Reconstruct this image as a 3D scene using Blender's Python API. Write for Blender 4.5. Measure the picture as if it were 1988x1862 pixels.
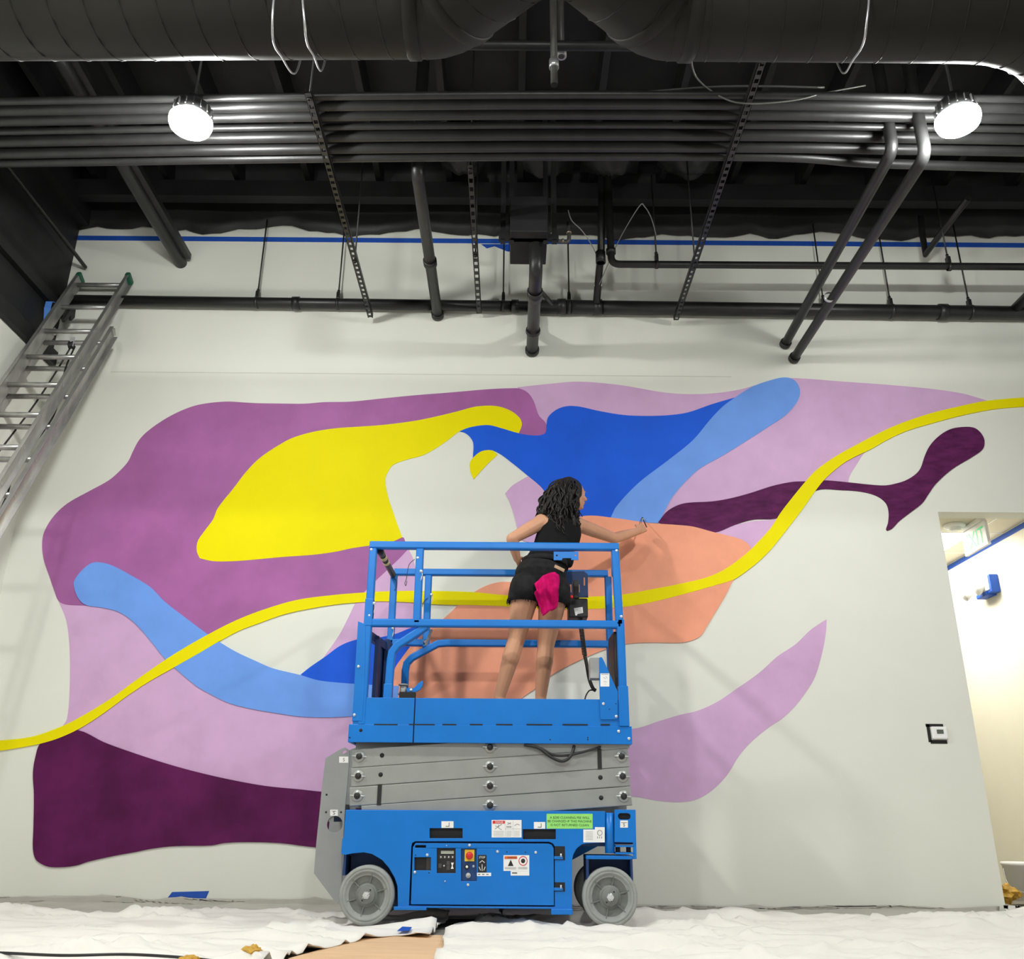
import bpy, bmesh, math, random
from math import sin, cos, pi, radians, atan2, sqrt
from mathutils import Vector, Matrix, noise
from mathutils.geometry import tessellate_polygon, delaunay_2d_cdt

for o in list(bpy.data.objects): bpy.data.objects.remove(o)
SC = bpy.context.scene
COL = SC.collection
random.seed(7)

# ------------------------------------------------------------------ camera
F, TH, ZC, ROLL = 1726.3, radians(20.76), 0.5655, radians(0.45)
CX, CY = 994.0, 931.0
R0 = Vector((1, 0, 0)); FW = Vector((0, cos(TH), sin(TH))); UP0 = Vector((0, -sin(TH), cos(TH)))
CR = R0 * cos(ROLL) + UP0 * sin(ROLL); CU = UP0 * cos(ROLL) - R0 * sin(ROLL)
cam_d = bpy.data.cameras.new('camera'); cam = bpy.data.objects.new('camera', cam_d); COL.objects.link(cam)
M = Matrix.Identity(4)
for i in range(3):
    M[i][0], M[i][1], M[i][2] = CR[i], CU[i], -FW[i]
M[2][3] = ZC
cam.matrix_world = M
cam_d.sensor_width = 36.0; cam_d.lens = 36.0 * F / 1988.0; cam_d.clip_start = 0.05; cam_d.clip_end = 100
SC.camera = cam

# ------------------------------------------------------------------ world, exposure
W_ = bpy.data.worlds.new('world'); SC.world = W_; W_.use_nodes = True
W_.node_tree.nodes['Background'].inputs[0].default_value = (1.0, 0.985, 0.95, 1)
W_.node_tree.nodes['Background'].inputs[1].default_value = 0.47
SC.view_settings.view_transform = 'Standard'; SC.view_settings.look = 'None'
SC.view_settings.exposure = 0.0; SC.view_settings.gamma = 1.0; SC.view_settings.use_curve_mapping = False
LAMP_POWER = 615.0        # emission of every ceiling high-bay lens (they are all the same lamp)
HALL_POWER = 22.0          # hallway ceiling panel

# ------------------------------------------------------------------ helpers
def at(px, py, Y=None, Z=None, X=None):
    """point of the place seen at a photo pixel, on a plane of known depth / height"""
    d = CR * (px - CX) - CU * (py - CY) + FW * F
    o = Vector((0, 0, ZC))
    t = Y / d.y if Y is not None else ((Z - ZC) / d.z if Z is not None else X / d.x)
    return o + d * t

def srgb(r, g, b):
    f = lambda c: ((c / 255) / 12.92 if c / 255 <= .04045 else ((c / 255 + .055) / 1.055) ** 2.4)
    return (f(r), f(g), f(b))

MATS = {}
def mat(name, col, rough=.6, metal=0., var=0., scale=6., bump=0., bscale=60., emit=0., alpha=None, spec=.5, var2=None, stretch=None):
    if name in MATS: return MATS[name]
    m = bpy.data.materials.new(name); m.use_nodes = True
    nt = m.node_tree; b = nt.nodes['Principled BSDF']
    b.inputs['Base Color'].default_value = (*col, 1); b.inputs['Roughness'].default_value = rough
    b.inputs['Metallic'].default_value = metal; b.inputs['Specular IOR Level'].default_value = spec
    tc = nt.nodes.new('ShaderNodeTexCoord')
    vec = tc.outputs['Object']
    if stretch:
        mp = nt.nodes.new('ShaderNodeMapping'); mp.inputs['Scale'].default_value = stretch
        nt.links.new(vec, mp.inputs[0]); vec = mp.outputs[0]
    if var > 0:
        n = nt.nodes.new('ShaderNodeTexNoise'); n.inputs['Scale'].default_value = scale; n.inputs['Detail'].default_value = 5
        n.inputs['Roughness'].default_value = .6
        nt.links.new(vec, n.inputs['Vector'])
        r = nt.nodes.new('ShaderNodeValToRGB')
        c2 = var2 if var2 else tuple(min(1, c * (1 + var)) for c in col)
        c1 = tuple(c * (1 - var) for c in col)
        r.color_ramp.elements[0].position = .32; r.color_ramp.elements[1].position = .68
        r.color_ramp.elements[0].color = (*c1, 1); r.color_ramp.elements[1].color = (*c2, 1)
        nt.links.new(n.outputs['Fac'], r.inputs[0]); nt.links.new(r.outputs[0], b.inputs['Base Color'])
    if bump > 0:
        n2 = nt.nodes.new('ShaderNodeTexNoise'); n2.inputs['Scale'].default_value = bscale; n2.inputs['Detail'].default_value = 4
        nt.links.new(vec, n2.inputs['Vector'])
        bp = nt.nodes.new('ShaderNodeBump'); bp.inputs['Strength'].default_value = bump; bp.inputs['Distance'].default_value = .01
        nt.links.new(n2.outputs['Fac'], bp.inputs['Height']); nt.links.new(bp.outputs[0], b.inputs['Normal'])
    if emit > 0:
        b.inputs['Emission Color'].default_value = (*col, 1); b.inputs['Emission Strength'].default_value = emit
    if alpha is not None:
        b.inputs['Alpha'].default_value = alpha
    MATS[name] = m
    return m

class MB:
    """collects shapes in world space; build() links them as one mesh object"""
    def __init__(s): s.v = []; s.f = []; s.sm = []
    def add(s, vs, fs, smooth=False):
        n = len(s.v); s.v += [Vector(v) for v in vs]
        for f in fs: s.f.append([i + n for i in f]); s.sm.append(smooth)
        return s
    def box(s, a, b):
        x0, x1 = sorted((a[0], b[0])); y0, y1 = sorted((a[1], b[1])); z0, z1 = sorted((a[2], b[2]))
        return s.add([(x0,y0,z0),(x1,y0,z0),(x1,y1,z0),(x0,y1,z0),(x0,y0,z1),(x1,y0,z1),(x1,y1,z1),(x0,y1,z1)],
                     [(0,3,2,1),(4,5,6,7),(0,1,5,4),(1,2,6,5),(2,3,7,6),(3,0,4,7)])
    def frame(s, d, up=Vector((0,0,1))):
        d = d.normalized()
        if abs(d.dot(up)) > .98: up = Vector((0,1,0)) if abs(d.y) < .9 else Vector((1,0,0))
        x = d.cross(up).normalized(); y = x.cross(d).normalized()
        return x, y
    def beam(s, p, q, w, h=None, up=Vector((0,0,1)), ch=.0):
        """rectangular bar from p to q, w across, h along up"""
        p, q = Vector(p), Vector(q); h = h or w
        x, y = s.frame(q - p, up)
        if ch > 0:
            c = ch; pr = [(-w/2+c,-h/2),(w/2-c,-h/2),(w/2,-h/2+c),(w/2,h/2-c),(w/2-c,h/2),(-w/2+c,h/2),(-w/2,h/2-c),(-w/2,-h/2+c)]
        else: pr = [(-w/2,-h/2),(w/2,-h/2),(w/2,h/2),(-w/2,h/2)]
        n = len(pr)
        vs = [p + x*a + y*b for a, b in pr] + [q + x*a + y*b for a, b in pr]
        return s.add(vs, [[i,(i+1)%n,n+(i+1)%n,n+i] for i in range(n)] + [list(range(n))[::-1], list(range(n,2*n))])
    def sweep(s, pts, prof, up=Vector((0,0,1)), smooth=True, closed_prof=True):
        pts = [Vector(p) for p in pts]; n = len(prof); vs = []; px = None
        for i, p in enumerate(pts):
            if i == 0: d = pts[1] - p
            elif i == len(pts)-1: d = p - pts[i-1]
            else: d = (pts[i+1]-p).normalized() + (p-pts[i-1]).normalized()
            d = d.normalized()
            if px is None: x, y = s.frame(d, up)
            else:
                x = (px - d*px.dot(d)).normalized(); y = x.cross(d).normalized()
            px = x
            vs += [p + x*a + y*b for a, b in prof]
        fs = []
        for i in range(len(pts)-1):
            for j in range(n): fs.append([i*n+j, i*n+(j+1)%n, (i+1)*n+(j+1)%n, (i+1)*n+j])
        s.add(vs, fs, smooth)
        k = len(s.v) - len(vs)
        s.f.append([k+j for j in range(n)][::-1]); s.sm.append(False)
        s.f.append([k+(len(pts)-1)*n+j for j in range(n)]); s.sm.append(False)
        return s
    def tube(s, pts, r, n=10, up=Vector((0,0,1))):
        return s.sweep(pts, [(r*cos(2*pi*i/n), r*sin(2*pi*i/n)) for i in range(n)], up)
    def sqtube(s, pts, w, h=None, up=Vector((0,0,1))):
        h = h or w; c = min(w,h)*.14
        return s.sweep(pts, [(-w/2+c,-h/2),(w/2-c,-h/2),(w/2,-h/2+c),(w/2,h/2-c),(w/2-c,h/2),(-w/2+c,h/2),(-w/2,h/2-c),(-w/2,-h/2+c)], up, False)
    def cyl(s, p, q, r, n=16, r2=None):
        p, q = Vector(p), Vector(q); x, y = s.frame(q-p); r2 = r if r2 is None else r2
        vs = [p + x*r*cos(2*pi*i/n) + y*r*sin(2*pi*i/n) for i in range(n)] + [q + x*r2*cos(2*pi*i/n) + y*r2*sin(2*pi*i/n) for i in range(n)]
        s.add(vs, [[i,(i+1)%n,n+(i+1)%n,n+i] for i in range(n)], True)
        k = len(s.v) - 2*n
        s.f.append([k+j for j in range(n)][::-1]); s.sm.append(False); s.f.append([k+n+j for j in range(n)]); s.sm.append(False)
        return s
    def lathe(s, c, axis, prof, n=32, smooth=True):
        """prof: list of (distance along axis, radius)"""
        c = Vector(c); axis = Vector(axis).normalized(); x, y = s.frame(axis)
        vs = []
        for d, r in prof: vs += [c + axis*d + (x*cos(2*pi*i/n) + y*sin(2*pi*i/n))*max(r,1e-5) for i in range(n)]
        fs = []
        for k in range(len(prof)-1):
            for i in range(n): fs.append([k*n+i, k*n+(i+1)%n, (k+1)*n+(i+1)%n, (k+1)*n+i])
        return s.add(vs, fs, smooth)
    def ell(s, c, r, rot=None, n=14, m=10):
        c = Vector(c); vs = []
        if not hasattr(r, '__len__'): r = (r, r, r)
        for i in range(m+1):
            t = pi*i/m
            for j in range(n):
                v = Vector((r[0]*sin(t)*cos(2*pi*j/n), r[1]*sin(t)*sin(2*pi*j/n), r[2]*cos(t)))
                if rot is not None: v = rot @ v
                vs.append(c + v)
        fs = []
        for i in range(m):
            for j in range(n): fs.append([i*n+j,(i+1)*n+j,(i+1)*n+(j+1)%n,i*n+(j+1)%n])
        return s.add(vs, fs, True)
    def cap(s, p, q, r1, r2=None, n=12):
        """tapered capsule"""
        p, q = Vector(p), Vector(q); r2 = r1 if r2 is None else r2
        d = (q-p).normalized(); x, y = s.frame(d); vs = []; rings = []
        for k in range(5): a = pi/2*(1-k/4.); rings.append((p - d*r1*sin(a), max(r1*cos(a), 1e-4)))
        for k in range(5): a = pi/2*k/4.; rings.append((q + d*r2*sin(a), max(r2*cos(a), 1e-4)))
        for c, r in rings: vs += [c + x*r*cos(2*pi*i/n) + y*r*sin(2*pi*i/n) for i in range(n)]
        fs = []
        for k in range(len(rings)-1):
            for i in range(n): fs.append([k*n+i,k*n+(i+1)%n,(k+1)*n+(i+1)%n,(k+1)*n+i])
        fs.append(list(range(n))[::-1]); fs.append([(len(rings)-1)*n+i for i in range(n)])
        return s.add(vs, fs, True)
    def prism(s, loops, vec, smooth=False):
        """loops: outer + hole outlines of 3D points in one plane, extruded along vec"""
        if not isinstance(loops[0], (list, tuple)) : loops = [loops]
        loops = [[Vector(p) for p in l] for l in loops]; vec = Vector(vec)
        flat = [p for l in loops for p in l]; n = len(flat)
        tris = tessellate_polygon(loops)
        fs = [list(t) for t in tris] + [[i+n for i in t][::-1] for t in tris]
        k = 0
        for l in loops:
            m = len(l)
            for i in range(m): fs.append([k+i, k+(i+1)%m, n+k+(i+1)%m, n+k+i])
            k += m
        return s.add(flat + [p+vec for p in flat], fs, smooth)
    def bbox(s):
        xs = [v.x for v in s.v]; ys = [v.y for v in s.v]; zs = [v.z for v in s.v]
        return (min(xs),min(ys),min(zs)),(max(xs),max(ys),max(zs))
    def build(s, name, m, parent=None, bevel=0., label=None, fix=True):
        if parent is None:
            a, b = s.bbox(); org = Vector(((a[0]+b[0])/2, (a[1]+b[1])/2, a[2]))
        else: org = ORG[parent.name]
        me = bpy.data.meshes.new(name)
        me.from_pydata([v - org for v in s.v], [], s.f); me.polygons.foreach_set('use_smooth', s.sm)
        if fix:
            bm = bmesh.new(); bm.from_mesh(me); bmesh.ops.recalc_face_normals(bm, faces=bm.faces); bm.to_mesh(me); bm.free()
        me.materials.append(m)
        o = bpy.data.objects.new(name, me); COL.objects.link(o)
        if parent is None: o.location = org
        else: o.parent = parent
        ORG[o.name] = org
        if bevel > 0:
            md = o.modifiers.new('bevel', 'BEVEL'); md.width = bevel; md.segments = 2; md.limit_method = 'ANGLE'; md.angle_limit = radians(40)
        if label: o['label'] = label
        return o
ORG = {}

def thing(name, loc, label, cat, group=None):
    o = bpy.data.objects.new(name, None); COL.objects.link(o); o.location = loc; o.empty_display_size = .1
    ORG[o.name] = Vector(loc); o['label'] = label; o['category'] = cat
    if group: o['group'] = group
    return o
def tag(o, label, cat, group=None, kind=None):
    o['label'] = label; o['category'] = cat
    if group: o['group'] = group
    if kind: o['kind'] = kind
    return o
def struct(o, label=None):
    o['kind'] = 'structure'
    if label: o['label'] = label
    return o

def rounded(poly, n=5, corner=50):
    """smooth closed 2D outline through the points; sharp turns stay corners"""
    P = [Vector(p) for p in poly]; N = len(P); out = []
    T = []
    for i in range(N):
        a, b, c = P[i-1], P[i], P[(i+1)%N]
        d1, d2 = (b-a), (c-b)
        ang = math.degrees(d1.angle(d2, 0)) if d1.length > 0 and d2.length > 0 else 0
        T.append((c-a)*.5 if ang < corner else None)
    for i in range(N):
        p, q = P[i], P[(i+1)%N]; L = (q-p).length
        def tang(k, e):
            if T[k] is None: return (q-p)
            t = T[k]; return t.normalized()*L if t.length > 0 else (q-p)
        m0, m1 = tang(i,0), tang((i+1)%N,1)
        for k in range(n):
            t = k/n; t2, t3 = t*t, t*t*t
            out.append(p*(2*t3-3*t2+1) + m0*(t3-2*t2+t) + q*(-2*t3+3*t2) + m1*(t3-t2))
    return out

def curve3(pts, n=6):
    P = [Vector(p) for p in pts]; out = []
    for i in range(len(P)-1):
        a = P[max(i-1,0)]; b = P[i]; c = P[i+1]; d = P[min(i+2,len(P)-1)]
        for k in range(n):
            t = k/n
            out.append(.5*((2*b)+(c-a)*t+(2*a-5*b+4*c-d)*t*t+(3*b-a-3*c+d)*t**3))
    out.append(P[-1]); return out

def text_shape(mb, s, c, h, ux, uz, nrm, depth=.0006, width=None, align='CENTER'):
    """lettering as thin raised geometry: centre c, cap height h, ux/uz in-plane axes"""
    cu = bpy.data.curves.new('txt', 'FONT'); cu.body = s; cu.size = 1; cu.align_x = align; cu.resolution_u = 2
    ob = bpy.data.objects.new('txt', cu); COL.objects.link(ob)
    dg = bpy.context.evaluated_depsgraph_get(); me = bpy.data.meshes.new_from_object(ob.evaluated_get(dg))
    vs = [v.co.copy() for v in me.vertices]; fs = [list(p.vertices) for p in me.polygons]
    bpy.data.objects.remove(ob); bpy.data.curves.remove(cu); bpy.data.meshes.remove(me)
    if not vs: return
    ys = [v.y for v in vs]; xs = [v.x for v in vs]
    k = h/.7; kx = k if width is None else width/(max(xs)-min(xs)); ym = .35
    xm = (max(xs)+min(xs))/2 if align == 'CENTER' else min(xs)
    ux, uz, nrm, c = Vector(ux), Vector(uz), Vector(nrm), Vector(c)
    mb.add([c + ux*(v.x-xm)*kx + uz*(v.y-ym)*k + nrm*depth for v in vs], fs)

# ------------------------------------------------------------------ materials
WALLC = srgb(226, 227, 217)
m_wall = mat('wall_paint', WALLC, .75, var=.02, scale=1.2, bump=.05, bscale=180, spec=.25)
m_black = mat('black_ceiling_paint', (.015, .015, .016), .55, var=.25, scale=3, bump=.15, bscale=25, spec=.3)
m_blackfab = mat('black_insulation_fabric', (.018, .018, .019), .45, var=.3, scale=2.5, bump=.5, bscale=9, spec=.4)
m_bpipe = mat('black_painted_pipe', (.015, .015, .015), .42, var=.25, scale=8, bump=.06, bscale=90)
m_duct = mat('black_painted_duct', (.026, .025, .022), .58, var=.15, scale=3, bump=.03, bscale=30, spec=.22)
m_cable = mat('bare_steel_cable', (.65, .65, .66), .35, .7)
m_alu = mat('ladder_aluminium', (.40, .395, .38), .40, .7, var=.2, scale=10, stretch=(1,1,.2))
m_green = mat('green_plastic', srgb(24, 96, 70), .5, var=.1)
m_tape = mat('blue_masking_tape', srgb(20, 78, 178), .6, var=.08, scale=20)
m_btape = mat('black_tape', (.012, .012, .012), .5, var=.1)
m_blue = mat('lift_blue_paint', srgb(0, 116, 205), .38, var=.06, scale=4, bump=.02, bscale=120, spec=.45)
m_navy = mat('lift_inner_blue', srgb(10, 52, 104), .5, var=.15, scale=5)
m_steel = mat('scissor_grey_paint', srgb(165, 167, 164), .38, .45, var=.06, scale=7)
m_plate = mat('grey_plate_paint', srgb(150, 152, 152), .45, .15, var=.05, scale=6)
m_tyre = mat('grey_tyre_rubber', srgb(150, 153, 150), .8, var=.1, scale=14, bump=.2, bscale=40)
m_rim = mat('dusty_grey_rim', srgb(118, 121, 117), .6, .1, var=.16, scale=9, bump=.1, bscale=30)
m_zinc = mat('zinc_bolt', (.75, .76, .77), .3, .6)
m_dark = mat('dark_void', (.01, .01, .011), .7, var=.2)
m_rubber = mat('black_rubber', (.014, .014, .015), .5, var=.2, scale=20)
m_white = mat('white_sticker', srgb(240, 240, 238), .5, var=.02)
m_ink = mat('black_ink', (.015, .015, .015), .6, var=.05)
m_inkg = mat('grey_ink', (.25, .25, .25), .6, var=.05)
m_red = mat('red_plastic', srgb(214, 42, 40), .4, var=.05)
m_orange = mat('orange_print', srgb(225, 105, 40), .5, var=.04)
m_yel = mat('yellow_plastic', srgb(245, 205, 60), .5, var=.04)
m_lime = mat('lime_notice', srgb(150, 226, 118), .5, var=.05)
m_cloth = mat('canvas_drop_cloth', srgb(229, 225, 218), .9, var=.04, scale=4, bump=.35, bscale=14, spec=.1)
m_card = mat('cardboard', srgb(220, 184, 146), .85, var=.08, scale=5, stretch=(.6,3,1), spec=.1)
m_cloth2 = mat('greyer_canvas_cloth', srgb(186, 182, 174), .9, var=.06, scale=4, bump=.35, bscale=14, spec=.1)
m_kraft = mat('golden_kraft_paper', srgb(196, 152, 52), .6, var=.15, scale=12, bump=.4, bscale=25)
m_conc = mat('concrete_floor', srgb(120, 116, 106), .7, var=.12, scale=3, bump=.1)
m_lens = mat('lamp_lens', (.985, 1.0, .965), .4, emit=LAMP_POWER)
m_hall = mat('hall_light_panel', (1.0, .97, .9), .4, emit=HALL_POWER)
m_hallw = mat('hall_wall_paint', srgb(240, 236, 218), .7, var=.02, scale=2)
# ------------------------------------------------------------------ room shell
YW = 6.5; XL = -3.8; XD0, XD1, ZD = 3.29, 4.2, 2.79; ZCEIL = 5.95; ZTOP = 5.31
mb = MB().box((XL-.2, YW, -.02), (XD0, YW+.15, ZCEIL)).box((XD0, YW, ZD), (XD1, YW+.15, ZCEIL)).box((XD1, YW, -.02), (7.0, YW+.15, ZCEIL))
wall = struct(mb.build('wall_back', m_wall), 'white painted wall carrying the mural')
struct(MB().box((XL-.2, -6, -.02), (XL, YW, 4.0)).build('wall_left', m_wall), 'white lower part of the left wall')
struct(MB().box((XL-.2, -6, 4.0), (XL+.004, YW-.001, ZCEIL)).build('wall_left', m_black), 'black painted upper part of the left wall')
struct(MB().box((-8, -7, -.12), (9, 13, -.02)).build('floor', m_conc), 'concrete floor under the drop cloths')
ceil = struct(MB().box((-8, -7, ZCEIL), (9, YW+.15, ZCEIL+.1)).build('ceiling', m_black), 'black painted roof deck')
# joists run towards the mural wall, a ledger beam carries them
for i in range(-9, 12):
    x = i*.61 + .05
    MB().beam((x, -6, ZCEIL-.13), (x, YW-.06, ZCEIL-.13), .05, .26).build('joist', m_black, ceil)
MB().box((XL, 6.20, 5.47), (7, 6.30, 5.63)).build('ledger_beam', m_black, ceil)
MB().box((XL, 3.85, 5.55), (7, 4.0, 5.9)).build('ledger_beam', m_black, ceil)
# ragged black insulation hanging over the top of the wall
def ragged(x):
    return ZTOP + .07*noise.noise(Vector((x*1.7, 3.1, 0))) + .045*noise.noise(Vector((x*6, 1.7, 0))) + (.02 if x < -1.5 else 0)
m_ = MB(); vs = []; n = 140
for i in range(n+1):
    x = XL + .01 + (7-XL-.02)*i/n
    zb = ragged(x)
    for k in range(7):
        t = k/6; z = zb + (ZCEIL-.002-zb)*t
        y = YW-.012-.16*t*t - .035*t*(1-t)*4*(.5+.5*sin(x*5.15-1.57)) + .02*noise.noise(Vector((x*2, z*3, 1)))*t
        vs.append((x, min(y, YW-.008), z))
fs = [[i*7+k, (i+1)*7+k, (i+1)*7+k+1, i*7+k+1] for i in range(n) for k in range(6)]
m_.add(vs, fs, True)
ins = m_.build('insulation_blanket', m_blackfab, ceil)
sd = ins.modifiers.new('thick', 'SOLIDIFY'); sd.thickness = .012; sd.offset = -1
# sagging pieces of black vapour barrier between the joists
for (x0, x1, y0, y1, s) in [(-.62,-.2,5.72,6.18,3),(.02,.5,5.7,6.18,5),(.56,1.05,5.75,6.18,8),(1.2,1.72,5.74,6.18,2)]:
    m_ = MB(); vs = []; n = 16
    for i in range(n+1):
        for j in range(n+1):
            u, v = i/n, j/n
            z = 5.72 - .20*sin(pi*u)*sin(pi*v) + .07*noise.noise(Vector((u*5+s, v*4, s)))*sin(pi*u)
            vs.append((x0+(x1-x0)*u, y0+(y1-y0)*v, z))
    m_.add(vs, [[i*(n+1)+j,(i+1)*(n+1)+j,(i+1)*(n+1)+j+1,i*(n+1)+j+1] for i in range(n) for j in range(n)], True)
    m_.build('vapour_barrier_sheet', m_blackfab, ceil)
# wall board joint above the mural
a, b = at(215, 722, Y=YW), at(1420, 737, Y=YW)
struct(MB().box((a.x, YW-.0015, a.z-.003), (b.x, YW, a.z+.003)).build('trim_1', mat('joint_line_paint', srgb(205,203,192), .8, var=.03)), 'thin board joint line above the mural')
# girts on the black part of the left wall
MB().beam((XL+.03, -6, 4.48), (XL+.03, YW-.01, 4.48), .05, .09).build('girt', m_black, bpy.data.objects['wall_left.001'])
MB().beam((XL+.03, -6, 4.05), (XL+.03, YW-.01, 4.05), .05, .12).build('girt', m_black, bpy.data.objects['wall_left.001'])
MB().beam((XL+.05, -6, 5.45), (XL+.05, YW-.01, 5.45), .09, .2).build('girt', m_black, bpy.data.objects['wall_left.001'])

# hallway behind the opening
ZH = 2.86; YH = 11.0
struct(MB().box((4.2, YW+.15, -.02), (4.35, YH, ZH+.3)).build('wall_hallway', m_hallw), 'cream hallway wall right of the opening')
struct(MB().box((1.4, YW+.15, -.02), (1.55, YH, ZH+.3)).build('wall_hallway', m_hallw), 'hallway wall hidden behind the mural wall')
struct(MB().box((1.4, YH, -.02), (4.35, YH+.1, ZH+.3)).build('wall_hallway', m_hallw), 'end wall of the hallway')
hc = struct(MB().box((1.5, YW+.15, ZH), (4.2, YH, ZH+.05)).build('ceiling', mat('hall_ceiling_tile', srgb(222,215,196), .9, var=.05, scale=90)), 'beige tiled hallway ceiling')
for k in range(1, 7): MB().box((1.55, 6.63+.61*k, ZH-.004), (4.19, 6.645+.61*k, ZH)).build('ceiling_grid_bar', m_white, hc)
for k in range(4): MB().box((3.93-.61*k, YW+.16, ZH-.004), (3.945-.61*k, YH, ZH)).build('ceiling_grid_bar', m_white, hc)
for k in (1,): pass
t = thing('ceiling_light_panel', (3.62, 7.85, ZH), 'glowing square light panel in the hallway ceiling', 'light')
MB().box((3.325, 7.26, ZH-.012), (3.925, 8.46, ZH-.006)).build('diffuser', m_hall, t)
MB().box((3.32, 7.255, ZH-.006), (3.93, 8.465, ZH-.001)).build('frame', m_white, t)
p = at(1853, 1021, Z=ZH-.01)
t = thing('smoke_detector', (p.x, p.y, ZH-.06), 'round white smoke detector on the hallway ceiling', 'smoke detector')
MB().lathe((p.x,p.y,ZH-.001), (0,0,-1), [(0,.001),(0,.085),(.018,.085),(.022,.07),(.022,.001)], 28).build('base', m_white, t)
MB().lathe((p.x,p.y,ZH-.02), (0,0,-1), [(0,.05),(.025,.045),(.032,.03),(.032,.001)], 24).build('sensor', m_white, t)
# exit sign, its face turned along the hallway
t = thing('exit_sign', (3.80, 6.95, 2.60), 'white exit sign with green letters in the hallway', 'sign')
MB().box((3.79, 6.78, 2.62), (3.815, 7.16, 2.82)).build('panel', m_white, t, bevel=.003)
MB().box((3.775, 6.82, 2.82), (3.83, 7.12, ZH-.001)).build('housing', m_white, t, bevel=.004)
m_ = MB(); text_shape(m_, 'EXIT', (3.79, 6.97, 2.72), .135, (0,-1,0), (0,0,1), (-1,0,0), .0015, .32)
m_.build('lettering', mat('exit_green', srgb(40, 190, 105), .5, emit=.35), t)
# emergency light head half wrapped in blue tape
p = at(1921, 1142, X=4.2)
t = thing('emergency_light', (4.15, p.y, p.z-.1), 'twin-head emergency light wrapped in blue tape on hallway wall', 'light')
MB().box((4.11, p.y-.15, p.z-.05), (4.199, p.y+.1, p.z+.075)).build('body', m_white, t, bevel=.008)
for dy in (-.05, .17):
    MB().lathe((4.09, p.y+dy, p.z+.0), Vector((-.7,.15,-.45)), [(-.04,.02),(-.03,.045),(.05,.06),(.05,.001)], 16).build('lamp_head', m_white, t)
MB().box((4.12, p.y-.175, p.z-.075), (4.1995, p.y-.10, p.z+.085)).build('tape_wrap', m_tape, t, bevel=.01, label='blue masking tape')
MB().box((4.11, p.y-.1, p.z-.085), (4.199, p.y+.08, p.z-.05)).build('tape_wrap', m_tape, t, bevel=.006, label='blue masking tape')
a, b = Vector((4.198, 6.66, ZH-.03)), Vector((4.198, 10.9, ZH-.03))
tag(MB().beam(a, b, .002, .045).build('tape_strip', m_tape), 'blue masking tape along the top of the hallway wall', 'tape')
# doorway reveal paint edge
# ------------------------------------------------------------------ mural
def wp(px, py): return at(px, py, Y=YW)
mur = thing('mural', (0, YW, .3), 'abstract mural of flowing purple, blue, yellow and peach shapes painted on the white wall', 'mural')
LAY = [0]
def paint(name, pts, m, smooth=True, corner=50):
    LAY[0] += 1
    P = [wp(*p) for p in pts]
    q = [(p.x, p.z) for p in P]
    if smooth: q = [(v.x, v.y) for v in rounded([Vector((a, b)) for a, b in q], 5, corner)]
    y = YW - .0006*LAY[0]
    return MB().prism([[Vector((a, y, b)) for a, b in q]], (0, YW-.0001-y, 0)).build(name, m, mur)
K = 1.12
def pc(r, g, b, k=K): return tuple(min(.93, c*k) for c in srgb(r, g, b))
p_lil = mat('paint_lilac', pc(198,160,198), .6, var=.07, scale=3.5, spec=.3, bump=.03, bscale=30)
p_mau = mat('paint_mauve', pc(156,92,150), .6, var=.12, scale=2.6, spec=.3, bump=.03, bscale=30)
p_plum = mat('paint_plum', pc(86,26,74), .65, var=.3, scale=2.4, spec=.12)
p_plum2 = mat('paint_plum_streaky', pc(84,30,74), .65, var=.3, scale=7, spec=.12, stretch=(1,1,3))
p_yel = mat('paint_yellow', pc(240,226,2,.98), .65, var=.02, scale=3, spec=.12)
p_roy = mat('paint_royal_blue', pc(30,88,208), .65, var=.07, scale=3, spec=.15)
p_sky = mat('paint_sky_blue', pc(106,150,224), .65, var=.06, scale=3, spec=.15)
p_pea = mat('paint_peach', pc(240,160,128,1.0), .6, var=.06, scale=4, spec=.3)
paint('lilac_shape', [(1004,752),(1070,745),(1125,741),(1206,748),(1282,761),(1327,765),(1381,764),(1433,757),(1470,747),(1510,736),(1549,734.5),(1637,741),(1721,747),(1807,755),(1868,764),(1917,778),(1905,786),(1856,799),(1800,815),(1750,830),(1706,852),(1677,881),(1662,904),(1650,924),(1646,940),(1590,946),(1540,948),(1450,972),(1350,988),(1290,1010),(1240,1010),(1180,960),(1100,880),(1060,848),(1045,810),(1030,775)], p_lil)
paint('lilac_shape', [(1378,1034),(1389,1032),(1429,1019),(1460,1012),(1507,1007),(1540,985),(1520,1020),(1490,1055),(1462,1074),(1440,1072),(1400,1050)], p_lil)
paint('lilac_swoosh', [(114,1168),(127,1199),(133,1230),(136,1282),(135,1346),(130,1396),(120,1412),(146,1420),(153,1418),(202,1446),(260,1470),(321,1490),(383,1507),(444,1519),(516,1534),(586,1541),(623,1545),(700,1546),(1000,1546),(1230,1547),(1273,1554),(1311,1557.6),(1342,1555),(1367,1545),(1392,1526),(1414,1501.5),(1435,1467),(1460,1439),(1491.5,1413),(1516,1397),(1541,1374),(1563,1346),(1582,1315),(1596,1268),(1603,1230.5),(1605,1202.5),(1597,1207),(1572.5,1224),(1544.5,1251),(1510,1274),(1473,1307),(1429,1338),(1392,1363),(1354,1380),(1320,1388),(1283,1399),(1228,1415),(1000,1420),(800,1400),(680,1380),(560,1378),(440,1350),(350,1290),(300,1230),(220,1180),(160,1166)], p_lil)
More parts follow.
